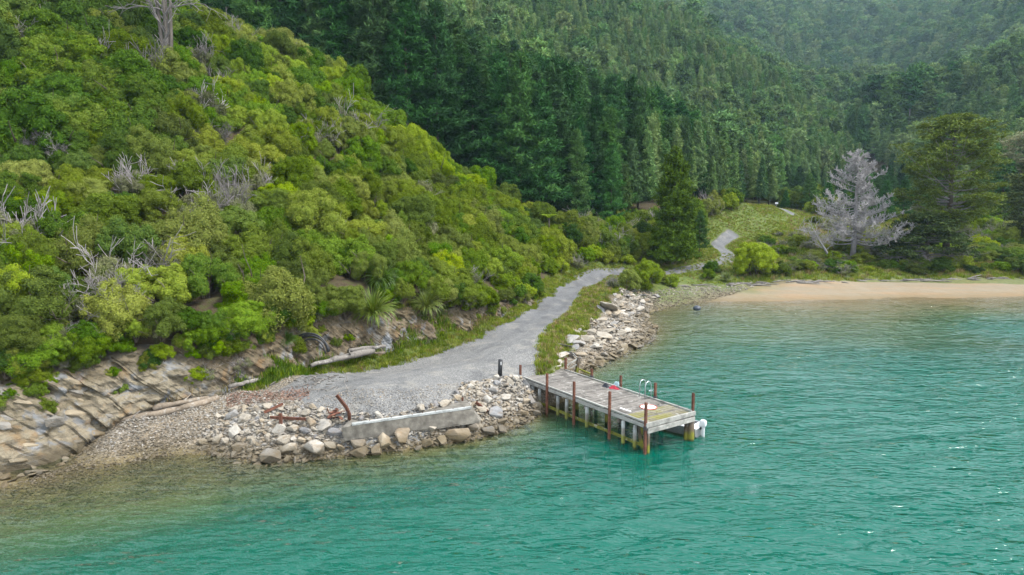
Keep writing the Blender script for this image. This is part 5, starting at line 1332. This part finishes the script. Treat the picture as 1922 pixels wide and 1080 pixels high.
def log(name, label, pxs, r0, r1, mat=PWOOD, seed=0, lift=0.6, branch=0, cat='log', group=None, n=8, z=None):
    rg = np.random.default_rng(seed)
    pts = [(hit(x, y) if z is None else P(x, y, z)) + Vector((0, 0, r0 * lift)) for x, y in pxs]
    b = pts[0].copy(); out = []
    for a, c in zip(pts, pts[1:]):
        for t in (0, 0.25, 0.5, 0.75): out.append(a.lerp(c, t) - b + Vector(rg.normal(size=3)) * r0 * 0.18)
    out.append(pts[-1] - b)
    rs = [r0 + (r1 - r0) * i / (len(out) - 1) for i in range(len(out))]
    rs = [r * (1 + rg.normal() * 0.07) for r in rs]
    mb = MB(); mb.tube(out, rs, n)
    for k in range(branch):
        i = rg.integers(1, len(out) - 1); d = Vector((rg.normal(), rg.normal(), abs(rg.normal()) * 0.8)).normalized()
        mb.tube([out[i], out[i] + d * 0.35, out[i] + d * 0.7 + Vector((0, 0, 0.1))], [rs[i] * 0.5, rs[i] * 0.35, 0.015], 5)
    return tag(obj(name, mb.mesh(name, mat, True), None, b), label, cat, group)
log('long_log', 'long pale stripped log lying along the top of the shingle beach', [(140, 806), (220, 796), (300, 782), (370, 765), (408, 752)], 0.14, 0.22, TANW, 1, 1.0)
log('short_log', 'short split log lying behind the long stripped log', [(288, 777), (340, 764), (392, 754)], 0.20, 0.12, TANW, 2, 1.0, branch=1)
log('thin_branch', 'thin bowed grey branch arching over the beach logs', [(250, 786), (275, 768), (300, 752), (330, 741), (380, 738), (425, 728)], 0.05, 0.035, PWOOD, 3, 1.5, cat='branch', n=6)
log('fallen_branch', 'thin dark branch lying along the foot of the outcrop', [(0, 803), (60, 797), (110, 812), (180, 803)], 0.06, 0.04, PWOOD, 4, 2.0, cat='branch', n=6)
log('bleached_log', 'bleached log end lying by the grass near the beach', [(430, 728), (460, 721), (494, 713)], 0.12, 0.16, PWOOD, 5, z=1.8)
log('grey_log', 'large grey driftwood log lying on grass beside the road', [(583, 688), (620, 679), (660, 670), (700, 660)], 0.13, 0.27, PWOOD, 6, branch=2, z=2.05)
log('upper_log', 'second driftwood log resting behind the large grey log', [(655, 664), (690, 659), (724, 656)], 0.15, 0.12, PWOOD, 7, 1.6, z=2.15)
mb = MB(); mb.box((0, 0, 0.06), (0.7, 0.25, 0.1), None, 0.01); tag(obj('timber_offcut', mb.mesh('timber_offcut', TANW, False, 0.01), None, P(713, 664, 2.02), (0, 0, 0.3)), 'small sawn timber offcut beside the driftwood logs', 'timber')
# dry sticks and red seaweed wrack on the beach top
def sticks():
    r = np.random.default_rng(8)
    for i in range(70):
        px, py = r.normal(600, 22), r.normal(714, 9)
        if i > 45: px, py = r.normal(560, 40), r.normal(728, 10)
        p = hit(px, py); a = r.random() * 6.28; L = r.uniform(0.3, 1.0); d = Vector((math.cos(a), math.sin(a), r.normal() * 0.12)) * L
        mb = MB(); mb.tube([Vector((0, 0, 0.04)), d * 0.5 + Vector((0, 0, 0.07)), d + Vector((0, 0, 0.04))], [0.03, 0.025, 0.012], 5)
        tag(obj('drift_stick', mb.mesh('drift_stick', PWOOD, True), None, p), ('bleached driftwood stick strewn beside the gravel hard standing', 'bleached driftwood stick lying in the reddish weed', 'short pale stick below the grey log')[0 if i < 24 else 1 if i > 45 else 2], 'stick', 'driftwood sticks at the top of the beach')
sticks()
def wrack():
    r = np.random.default_rng(12); n = 1500
    cx = r.uniform(425, 580, n); cy = 748 - (cx - 425) * 0.015 + r.normal(size=n) * 6.5
    pts = np.array([P(a, b, 1.68)[:2] for a, b in zip(cx, cy)])
    z = ground_z(pts[:, 0], pts[:, 1])
    m = simple_material('red_wrack', [(0.3, (0.12, 0.065, 0.045)), (0.7, (0.27, 0.17, 0.13))], 4)
    pos = np.c_[pts, z + 0.03 + r.random(n) * 0.05]
    me = leaf_mesh('seaweed_wrack', pos, r.normal(size=(n, 3)) * 0.5 + np.array([0, 0, 1]), r.uniform(0.04, 0.11, n), m, r, 0.35)
    tag(obj('seaweed_wrack', me), 'strip of dry reddish weed along the top of the shingle', 'seaweed', None, 'stuff')
wrack()
# black hoses
def hoses():
    p = hit(592, 662) + Vector((0, -1.5, 0.1)); T = thing('hose_coil', 'loops of thick black hose standing in weeds under the bank', 'hose', p)
    for i, (w, h, dx, dy) in enumerate([(1.3, 1.45, 0.0, 0.0), (1.16, 1.25, 0.05, 0.12), (0.9, 1.1, 0.22, -0.12), (1.36, 1.3, -0.05, 0.22)]):
        mb = MB(); mb.tube([(dx + w * math.cos(a), dy + 0.25 * math.sin(a * 0.5), h * math.sin(a) ** 0.9 if math.sin(a) > 0 else -0.1) for a in np.linspace(math.pi, 0.12, 22)], 0.055, 8); obj('hose_loop', mb.mesh('hose_loop', BLACK, True), T)
hoses()
# mooring float
p = P(1308, 581, 0)
T = thing('mooring_buoy', 'dark round mooring buoy floating off the rocky shore', 'buoy', p)
bm = bmesh.new(); bmesh.ops.create_uvsphere(bm, u_segments=20, v_segments=12, radius=0.46)
for v in bm.verts: v.co.z = v.co.z * 0.72 + 0.12
me = bpy.data.meshes.new('float_body'); bm.to_mesh(me); bm.free(); me.materials.append(plain('buoy_rubber', (0.035, 0.05, 0.075), 0.5)); me.polygons.foreach_set('use_smooth', [True] * len(me.polygons)); obj('float_body', me, T)
mb = MB(); mb.tube([(0.12 * math.cos(a), 0, 0.47 + 0.10 * math.sin(a)) for a in np.linspace(0, 6.28, 13)], 0.02, 5, False); obj('lifting_eye', mb.mesh('lifting_eye', RUST, True), T)
# sign by the far bend
p = P(1457, 393, 9.9)
p.z = gz(p.x, p.y)
T = thing('road_sign', 'tiny white sign on a post at the far road bend', 'sign', p)
mb = MB(); mb.tube([(0, 0, -0.3), (0, 0, 1.3)], 0.04, 6); obj('sign_post', mb.mesh('sign_post', GREYWOOD), T)
mb = MB(); mb.box((0, -0.05, 1.25), (0.75, 0.03, 0.4)); obj('sign_board', mb.mesh('sign_board', WHITE), T)
# ------------------------------------------------------------------ single trees behind the bay
SILVER = simple_material('silver_dead_wood', [(0.25, (0.23, 0.218, 0.22)), (0.55, (0.36, 0.345, 0.348)), (0.8, (0.49, 0.475, 0.475))], 2.2)
def dead_tree():
    rg = np.random.default_rng(77); H = 17.0; mb = MB()
    mb.tube([(0, 0, -0.6), (0.1, 0, 4), (0.0, 0.1, 9), (-0.1, 0, 13), (0, 0, H)], [0.48, 0.38, 0.24, 0.14, 0.03], 8)
    br = MB(); tw = MB()
    for i in range(84):
        t = 0.16 + 0.82 * (i / 84) ** 1.1; a = i * 2.4 + rg.normal() * 0.5
        L = (8.2 * (1 - t) ** 0.75 + 0.6) * rg.choice([0.45, 0.7, 1.0, 1.12])
        o = Vector((math.cos(a), math.sin(a), 0)); z = t * H; pts = []
        sag = -0.12 * L if t < 0.6 else 0.1 * L
        for q in range(6):
            f = q / 5; pts.append(Vector((0, 0, z)) + o * L * f + Vector((rg.normal() * 0.12, rg.normal() * 0.12, sag * math.sin(f * 2.2) + 0.32 * L * f * f)))
        br.tube(pts, [0.10 * (1 - t) + 0.045, 0.07 * (1 - t) + 0.04, 0.05, 0.04, 0.03, 0.02], 4, cap=False)
        for k in range(18):
            f = rg.uniform(0.25, 1.0); q = f * 5; j = min(int(q), 4); p = pts[j].lerp(pts[j + 1], q - j)
            d = (o * 0.7 + Vector((rg.normal() * 0.6, rg.normal() * 0.6, 0.45 + rg.normal() * 0.3))).normalized()
            twig_system(tw, rg, p, d, rg.uniform(0.6, 1.3) * (0.55 + 0.5 * (1 - t)), 0.055, 1, 5, 0.4, 0.9, 0.4, 3, 3, 0.034)
    p = hit(1600, 489)
    T = thing('dead_tree', 'bare grey dead conifer with upswept branches standing behind the beach', 'dead tree', p)
    obj('trunk', mb.mesh('dead_trunk', SILVER, True), T); obj('branches', br.mesh('dead_branches', SILVER, True), T); obj('twigs', tw.mesh('dead_twigs', SILVER, True), T)
    # leaning second stem
    p = hit(1562, 489); mb = MB()
    mb.tube([(0, 0, -0.4), (-1.2, 0, 1.7), (-2.3, 0.3, 3.4), (-2.9, 0.3, 4.6)], [0.2, 0.17, 0.12, 0.05], 7); tw = MB()
    for i in range(16):
        t = rg.uniform(0.35, 1.0); b = Vector((-2.9 * t, 0.3 * t, 4.6 * t)); twig_system(tw, rg, b, (rg.normal(), rg.normal(), 0.6), rg.uniform(1.2, 2.6), 0.06, 2, 4, 0.4, 0.8, 0.3, 4, 3, 0.018)
    T = thing('leaning_dead_tree', 'smaller grey dead trunk leaning left beside the dead conifer', 'dead tree', p)
    obj('trunk', mb.mesh('leaning_trunk', SILVER, True), T); obj('twigs', tw.mesh('leaning_twigs', SILVER, True), T)
dead_tree()
F_SHORE = foliage_material('shore_pine_needles', [(0.1, (0.035, 0.065, 0.014)), (0.5, (0.085, 0.13, 0.026)), (0.9, (0.17, 0.205, 0.045))], 0.12, 0.01, 0.12)
F_CYP = foliage_material('cypress_sprays', [(0.1, (0.02, 0.045, 0.014)), (0.5, (0.055, 0.095, 0.025)), (0.9, (0.13, 0.165, 0.04))], 0.1, 0.01, 0.1)
def padded_tree(name, label, cat, p, H, W, seed, mat, base=0.2, nb=60, flat=0.25, pads=9, leaves=34, size=0.32, shape='pine', trunk_r=0.5, lean=0.0, bare=0, power=0.6, multi=1):
    """big irregular conifer: limbs that carry flat pads of foliage"""
    rg = np.random.default_rng(seed); tr = MB(); br = MB(); pos, nr, dr = [], [], []
    for s in range(multi):
        a0 = s * 2.1; tr.tube([(0.3 * s, 0, -0.8), (0.25 * math.cos(a0) + lean * 0.3, 0.2 * math.sin(a0), H * 0.35), (lean * 0.7 + 0.5 * math.cos(a0) * s, 0.4 * math.sin(a0) * s, H * 0.7), (lean, 0, H * (0.97 - 0.12 * s))], [trunk_r, trunk_r * 0.75, trunk_r * 0.4, 0.05], 8)
    for i in range(nb):
        t = base + (0.99 - base) * (i + rg.random()) / nb; a = i * 2.399 + rg.normal() * 0.4
        s = (t - base) / (1 - base)
        if shape == 'pine': L = W * (0.35 + 0.75 * math.sin(math.pi * min(1, 0.22 + 0.72 * (1 - s)) ** 1.0)) * (1 - s ** 4) * rg.uniform(0.6, 1.15)
        else: L = W * (1 - s) ** power * rg.uniform(0.6, 1.15) + 0.4
        o = Vector((math.cos(a), math.sin(a), 0)); b = Vector((lean * t, 0, t * H)); rise = rg.uniform(0.05, 0.4) + 0.4 * s
        if shape != 'pine': rise = rg.uniform(-0.12, 0.12)
        pts = [b + o * L * f + Vector((0, 0, rise * L * f * f)) + Vector(rg.normal(size=3)) * 0.12 for f in (0, 0.35, 0.7, 1.0)]
        br.tube(pts, [trunk_r * 0.28 * (1 - s) + 0.05, 0.09 * (1 - s) + 0.04, 0.045, 0.02], 5, cap=False)
        if i < bare:
            for k in range(7): twig_system(br, rg, pts[rg.integers(1, 4)], o + Vector((rg.normal(), rg.normal(), 0.2)), rg.uniform(0.8, 1.8), 0.04, 1, 5, 0.4, 0.9, 0.1, 4, 3, 0.018)
            continue
        for k in range(pads):
            f = rg.uniform(0.3, 1.08) ** 0.7; q = min(f, 1.0) * 3; j = min(int(q), 2); c = np.array(pts[j].lerp(pts[j + 1], q - j)) + rg.normal(size=3) * np.array([0.55, 0.55, 0.22])
            m = leaves; rr = rg.uniform(0.5, 1.0)
            pp = c + rg.normal(size=(m, 3)) * np.array([rr, rr, rr * flat]) * 0.62
            pos.append(pp); nr.append(rg.normal(size=(m, 3)) * 0.6 + np.array([0, 0, 0.9])); dr.append(np.array(o) * 0.7 + rg.normal(size=(m, 3)) * 0.7 + np.array([0, 0, 0.35]))
    T = thing(name, label, cat, p)
    obj('trunk', tr.mesh('trunk', BARK, True), T); obj('branches', br.mesh('branches', GREYWOOD if bare else BARK, True), T)
    pos, nr, dr = np.concatenate(pos), np.concatenate(nr), np.concatenate(dr)
    obj('crown', leaf_mesh('crown', pos, nr, size * rg.uniform(0.6, 1.25, len(pos)), mat, rg, 0.32, dr), T)
    return T
p = hit(1772, 494)
padded_tree('shore_pine', 'tall broad old pine with layered olive foliage behind the beach', 'pine tree', p, 23.0, 8.0, 5, F_SHORE, 0.16, 100, 0.3, 10, 44, 0.26, bare=9, trunk_r=0.6)
p = hit(1735, 500)
padded_tree('dark_cypress', 'low wide dark cypress with drooping layers in front of the old pine', 'cypress', p, 8.2, 7.0, 8, F_CYP, 0.1, 46, 0.16, 9, 36, 0.30, shape='cyp', trunk_r=0.45, bare=6, power=0.45)
p = hit(1930, 470)
padded_tree('edge_tree', 'dark conifer cut off by the right edge of the bay', 'conifer', p, 14.0, 4.4, 12, F_CYP, 0.12, 50, 0.3, 8, 32, 0.30, trunk_r=0.35)
p = hit(1905, 440) 
padded_tree('pale_pine', 'pale grey-green pine with open crown on the right-hand slope', 'pine tree', Vector((122, 165, gz(122, 165))), 19.0, 6.0, 14, F_GREY, 0.45, 40, 0.25, 7, 26, 0.36, trunk_r=0.35)
# the young conifer by the road
F_YOUNG = foliage_material('young_fir_needles', [(0.1, (0.045, 0.085, 0.016)), (0.5, (0.10, 0.155, 0.028)), (0.9, (0.19, 0.235, 0.05))], 0.15, 0.01, 0.1)
p = hit(1262, 497)
T = thing('young_fir', 'yellow-green conical fir standing alone beside the far road', 'fir tree', p, (0, 0, 0), (1, 1, 1))
obj('trunk', pine_trunk('fir_trunk', 801, 16.5, 0.24, 30, 3.6), T); obj('crown', pine_crown('fir_crown', 802, F_YOUNG, 16.5, 0.03, 3.7, 34, 8, 17, 9, 0.36, 0.07, 0.72, 0.12, 0.3), T)
for px, py, H, W, lb in [(1312, 480, 7.0, 3.4, 'dark bushy conifer just right of the conical fir')]:
    p = hit(px, py); T = thing('small_conifer', lb, 'conifer', p, (0, 0, 1.0), (H / 20 * 1.25, H / 20 * 1.25, H / 20), 'small conifers by the far road')
    for pn, me in PINE_NEAR[2]: obj(pn, me, T)
# tall bare-stemmed pines in the valley
TALL = [[('trunk', pine_trunk('tall_trunk', 820 + i, 27, 0.34, 12, 3.0, 0.5)), ('crown', pine_crown('tall_crown', 824 + i, F_PINE, 27, 0.50, 4.6, 16, 7, 9, 5, 0.7, 0.28, 0.45, 0, 0.45, 0.5))] for i in range(2)]
rgT = np.random.default_rng(3)
PALEB = simple_material('pale_bark', [(0.3, (0.20, 0.18, 0.17)), (0.7, (0.34, 0.31, 0.29))], 1.0)
for tt in TALL: tt[0][1].materials[0] = PALEB
for i in range(22):
    px = 1632 + rgT.random() * 95; Y = 325 + rgT.random() * 40
    d = ray(px, 240); x = d.x * Y / d.y
    plant('tall_pine', TALL[i % 2], 'tall pale-stemmed pine in the stand above the old shore pine', 'pine tree', x, Y, rgT.uniform(1.1, 1.35), group='tall bare-stemmed pines in the valley')
for i in range(7):
    px = 1740 + rgT.random() * 60; Y = 330 + rgT.random() * 30; d = ray(px, 100); x = d.x * Y / d.y
    plant('tall_pine', TALL[i % 2], 'tall pine with visible stem near the upper right gully', 'pine tree', x, Y, rgT.uniform(0.8, 1.0), group='tall pines near the upper right gully')

# ------------------------------------------------------------------ scrub on the flat and along the forest foot
def flat_scrub():
    rg = np.random.default_rng(15)
    spots = []
    # (px, py of the foot, radius, kind)
    for px, py, r, kd, lb in [(1414, 517, 3.0, 'broadleaf_bush', 'large dome-shaped bright green bush on the grass behind the beach'), (1392, 512, 1.2, 'dark_bush', 'darker bush touching the large dome-shaped bush'), (1212, 540, 2.2, 'broadleaf_bush', 'round green bush at the corner of the verge above the rocks'), (1180, 548, 1.5, 'tea_tree_bush', 'small olive bush nearest the road corner above the rocks'),
                              (1236, 530, 1.2, 'tea_tree_bush', 'yellowish bush beside the far road straight'), (1262, 537, 1.1, 'broadleaf_bush', 'low green bush on the bank where the shore turns'), (1330, 524, 1.0, 'dark_bush', 'small dark bush at the head of the beach'), (1335, 512, 1.2, 'dark_bush', 'pair-like dark shrub beside the far road end'), (1340, 512, 0.9, 'tea_tree_bush', 'brownish shrub in front of the road S-bend'),
                              (1150, 542, 0.9, 'grey_bush', 'small grey shrub on the verge by the road bend'), (1520, 330 + 40, 3.0, 'broadleaf_bush', 'pale green broadleaf tree at the forest edge')]:
        p = hit(px, py); v = BUSH[kd][rg.integers(len(BUSH[kd]))]
        plant(kd, v, lb, 'bush', p.x, p.y, (r, r, r * 1.05), z=p.z)
    kinds = ['tea_tree_bush', 'dark_bush', 'grey_bush', 'broadleaf_bush']
    n = 0
    for _ in range(4000):
        px, py = rg.uniform(1290, 1960), rg.uniform(400, 516)
        if py < np.interp(px, [1290, 1400, 1500, 1640, 1922], [500, 470, 405, 440, 400]): continue
        p = hit(px, py)
        dr_ = line_dist(FAR_ROAD, np.array([p.x]), np.array([p.y]))[0]
        if dr_ < (8.0 if px < 1420 else 5.0) or p.y > 200: continue
        if rg.random() > (0.6 if px < 1560 else 1.0): continue
        kd = kinds[rg.choice(4, p=[0.42, 0.2, 0.26, 0.12] if px < 1720 else [0.3, 0.3, 0.15, 0.25])]
        r = rg.uniform(0.6, 1.5) * (1.0 if px < 1700 else 1.25)
        wh = ('low ' if py > 470 else 'higher ') + ('right of the road bend' if px < 1480 else 'left of the dead tree' if px < 1580 else 'beside the dead tree' if px < 1680 else 'under the old pine' if px < 1800 else 'by the right edge')
        plant(kd, BUSH[kd][rg.integers(len(BUSH[kd]))], f'{WORDS[kd][0]} {wh}', 'bush', p.x, p.y, (r * 1.25, r * 1.25, r * 0.85), group='scrub on the flat behind the beach', z=p.z)
        n += 1
        if n > 230: break
    # edge of the pines above the road
    n = 0
    for _ in range(3000):
        px = rg.uniform(1080, 1480); py = np.interp(px, [1080, 1200, 1330, 1450, 1480], [470, 470, 440, 395, 388]) + rg.uniform(-45, 25)
        p = hit(px, py)
        if line_dist(FAR_ROAD, np.array([p.x]), np.array([p.y]))[0] < 4.6 or p.y < 98 or p.y > 190: continue
        kd = kinds[rg.choice(4, p=[0.4, 0.22, 0.14, 0.24])]; r = rg.uniform(1.3, 2.4)
        plant(kd, BUSH[kd][rg.integers(len(BUSH[kd]))], f'{WORDS[kd][0]} below the pines ' + ('left of the fir' if px < 1250 else 'right of the fir'), 'bush', p.x, p.y, (r, r, r * 1.1), group='bushes at the foot of the pines', z=p.z)
        n += 1
        if n > 95: break
    # head of the valley behind the dead tree
    for i in range(150):
        Y = rg.uniform(160, 245); px = rg.uniform(1470, 1700); d = ray(px, 340); x = d.x * Y / d.y
        if line_dist(FAR_ROAD, np.array([x]), np.array([Y]))[0] < 4: continue
        if i % 3 == 0:
            s = rg.uniform(5, 11) / 20
            plant('small_pine', PINE_NEAR[rg.integers(4)], 'small pine ' + ('at the forest edge behind the dead tree' if px > 1580 else 'at the forest edge left of the dead tree'), 'pine tree', x, Y, (s * 1.3, s * 1.3, s), group='small pines at the valley head')
        else:
            kd = kinds[rg.choice(4, p=[0.3, 0.35, 0.05, 0.3])]; r = rg.uniform(1.5, 3.2)
            plant(kd, BUSH[kd][rg.integers(4)], f'{WORDS[kd][0]} at the valley head ' + ('behind the dead tree' if px > 1580 else 'left of the dead tree'), 'bush', x, Y, r, group='bushes at the valley head')
    # pale native bush in the gully, upper right
    for i in range(60):
        Y = rg.uniform(270, 400); d = ray(rg.uniform(1780, 1915), rg.uniform(20, 150)); x = d.x * Y / d.y
        if gz(x, Y) < 30: continue
        plant('broadleaf_bush', BUSH['broadleaf_bush'][rg.integers(5)] if i % 3 else BUSH['grey_bush'][rg.integers(4)], f'pale green broadleaf tree {["high", "midway", "low"][i % 3]} in the upper right gully', 'tree', x, Y, rg.uniform(3.5, 6.0), group='pale broadleaf trees in the upper right gully')
    # low scrub on the right-hand slope
    for i in range(110):
        Y = rg.uniform(118, 190); px = rg.uniform(1790, 1960); d = ray(px, 400); x = d.x * Y / d.y
        kd = kinds[rg.choice(4, p=[0.25, 0.1, 0.2, 0.45])]
        plant(kd, BUSH[kd][rg.integers(4)], f'{WORDS[kd][0]} on the slope ' + ('behind the old pine' if px < 1870 else 'at the right edge'), 'bush', x, Y, rg.uniform(1.2, 2.6), group='scrub on the right-hand slope')
flat_scrub()

# ------------------------------------------------------------------ grass
def tuft(name, seed, mat, n=16, L=0.34, w=0.016, spread=0.16):
    rg = np.random.default_rng(seed); V, F, T = [], [], []
    for i in range(n):
        az = rg.random() * 6.283; o = np.array([math.cos(az), math.sin(az), 0]); s = np.array([-o[1], o[0], 0]) * w
        b = np.append(rg.normal(size=2) * spread, -0.03); ln = L * rg.uniform(0.5, 1.2); le = rg.uniform(0.1, 0.6)
        m = b + o * ln * 0.35 * le + np.array([0, 0, ln * 0.6]); t = b + o * ln * le + np.array([0, 0, ln * (1 - 0.3 * le)])
        k = len(V); V += [b - s, b + s, m + s * 0.8, m - s * 0.8, t + s * 0.1, t - s * 0.1]; F += [(k, k + 1, k + 2, k + 3), (k + 3, k + 2, k + 4, k + 5)]; r = rg.random(); T += [r, r]
    return mesh_np(name, np.array(V), np.array(F), mat, False, dict(tone=np.array(T)))
GT = [tuft('grass_tuft', 1000 + i, F_GRASS, 26, 0.36, 0.018, 0.17) for i in range(3)] + [tuft('dry_tuft', 1010, F_DRY, 26, 0.5, 0.016, 0.15)]
WT = [tuft('weed_tuft', 1020 + i, F_DARK, 60, 0.42, 0.02, 0.2) for i in range(2)] + [tuft('weed_tuft_light', 1024, F_BROAD, 60, 0.42, 0.02, 0.2)]
def grass():
    rg = np.random.default_rng(61)
    def sample(poly, n, pad=0.0):
        P0 = np.array(poly); x = rg.uniform(P0[:, 0].min() - pad, P0[:, 0].max() + pad, n * 12); y = rg.uniform(P0[:, 1].min() - pad, P0[:, 1].max() + pad, n * 12)
        ok = poly_sd(poly, x, y) > -pad + rg.normal(size=len(x)) * 0.15; return x[ok][:n], y[ok][:n]
    def go(name, label, x, y, s0, s1, dry, meshes=GT):
        z = ground_z(x, y); n = len(x); low = np.clip(line_dist(FAR_ROAD, x, y) / 9, 0.5, 1)
        if meshes is GT: vid = np.where(rg.random(n) < dry, 3, rg.integers(0, 3, n))
        else: vid = rg.integers(0, len(meshes), n)
        s = rg.uniform(s0, s1, n) * low; scatter(name, meshes, np.c_[x, y, z], rg.random(n) * 6.28, np.c_[s, s, s * rg.uniform(0.7, 1.2, n)], vid, label, 'grass')
    x, y = sample(VERGE, 5200, 0.15); go('verge_grass', 'yellow-green grass verge between road and rocky shore', x, y, 0.45, 1.0, 0.12)
    x, y = sample(HILLV, 7000, 0.1); go('roadside_grass', 'bright grass strip between road and cut bank', x, y, 0.4, 0.95, 0.04)
    # broad weeds right against the bank
    W = [tuple(P(a, b, 2.0)[:2]) for a, b in [(445, 712), (480, 700), (560, 678), (600, 664), (640, 655), (720, 645), (800, 630), (850, 618), (850, 625), (780, 642), (700, 655), (590, 680), (555, 695), (480, 714)]]
    x, y = sample(W, 2600, 0.1); go('roadside_weeds', 'lush green weeds growing at the foot of the cut bank', x, y, 0.4, 1.0, 0, WT)
    x, y = sample(DUNE, 7000, 0.3); go('beach_grass', 'pale green grass fringe along the top of the sandy beach', x, y, 0.9, 1.8, 0.12)
    # rough pasture on both sides of the far road
    t = rg.random(20000) * (len(FAR_ROAD) - 1.001); i = t.astype(int); fr = t - i; A = np.array(FAR_ROAD)
    x = A[i, 0] * (1 - fr) + A[i + 1, 0] * fr + rg.normal(size=20000) * 6; y = A[i, 1] * (1 - fr) + A[i + 1, 1] * fr + rg.normal(size=20000) * 6
    ok = (np.minimum(line_dist(SEAL_A, x, y), line_dist(SEAL_B, x, y)) > 1.4) & (poly_sd(ROAD, x, y) < 0) & (poly_sd(HILL, x, y) < 1) & (ground_z(x, y) > 1.8); go('field_grass', 'rough yellow-green grass beside the winding far road', x[ok], y[ok], 0.7, 1.5, 0.10)
    # rough grass over the mound between the road and the dead tree
    x = rg.uniform(36, 110, 26000); y = rg.uniform(103, 185, 26000); z = ground_z(x, y)
    ok = in_frame(x, y, z, 10) & (z < 14) & (line_dist(FAR_ROAD, x, y) > 2); go('rough_grass', 'rough tussocky grass on the mound behind the beach', x[ok][:14000], y[ok][:14000], 1.0, 2.2, 0.10)
    # dry grass and hanging litter on the cut bank
    D = [tuple(hit(a, b)[:2]) for a, b in [(250, 745), (300, 700), (420, 690), (560, 650), (640, 610), (760, 590), (860, 590), (930, 580), (900, 600), (780, 640), (640, 665), (470, 715), (330, 745)]]
    x, y = sample(D, 900, 0.2); go('bank_grass', 'dry straw-coloured grass hanging on the cut bank', x, y, 0.7, 1.3, 0.8)
grass()
def driftline():
    r = np.random.default_rng(18)
    for i in range(60):
        px = r.uniform(1270, 1922); py = np.interp(px, [1270, 1440, 1922], [538, 532, 523]) + r.normal() * 1.2
        p = hit(px, py); a = r.normal() * 0.35; L = r.uniform(0.8, 3.2); d = Vector((math.cos(a), math.sin(a), r.normal() * 0.06)) * L; w = r.uniform(0.05, 0.14)
        mb = MB(); mb.tube([Vector((0, 0, w * 0.5)), d * 0.5 + Vector((0, 0, w)), d + Vector((0, 0, w * 0.5))], [w, w * 0.9, w * 0.4], 5)
        tag(obj('driftwood_log', mb.mesh('driftwood_log', PWOOD, True), None, p), 'grey driftwood log along the beach top ' + ('below the road bend' if px < 1480 else 'below the dead tree' if px < 1690 else 'below the old pine' if px < 1810 else 'by the right edge'), 'driftwood', 'driftwood along the top of the beach')
driftline()
# ------------------------------------------------------------------ haze
hm, hnt, hn, hl, hb = newmat('haze_air'); hn.remove(hb)
pv = hn.new('ShaderNodeVolumePrincipled'); pv.inputs['Color'].default_value = (0.55, 0.80, 1.0, 1); pv.inputs['Density'].default_value = 0.00010; pv.inputs['Anisotropy'].default_value = 0.2
hl.new(pv.outputs[0], hn['Material Output'].inputs['Volume'])
mb = MB(); mb.box((270, 580, 218), (1240, 1360, 460)); tag(obj('haze', mb.mesh('haze', hm)), 'thin blue haze over the far hills', 'haze', None, 'stuff')

# ------------------------------------------------------------------ tell look-alikes apart
ORD = 'first second third fourth fifth sixth seventh eighth ninth tenth eleventh twelfth thirteenth fourteenth fifteenth sixteenth seventeenth eighteenth nineteenth twentieth twenty-first twenty-second twenty-third twenty-fourth twenty-fifth twenty-sixth twenty-seventh twenty-eighth twenty-ninth thirtieth thirty-first thirty-second thirty-third thirty-fourth thirty-fifth thirty-sixth thirty-seventh thirty-eighth'.split()
def tell_apart():
    by = {}
    for o in list(COL.objects):
        if o.parent is None and o.get('label') and o.get('group'): by.setdefault(o['label'], []).append(o)
    for lb, lst in by.items():
        if not 1 < len(lst) <= 38: continue
        lst.sort(key=lambda o: to_px(o.location.x, o.location.y, o.location.z)[0])
        for i, o in enumerate(lst): o['label'] = f'{lb}, {ORD[i]} from left'
tell_apart()
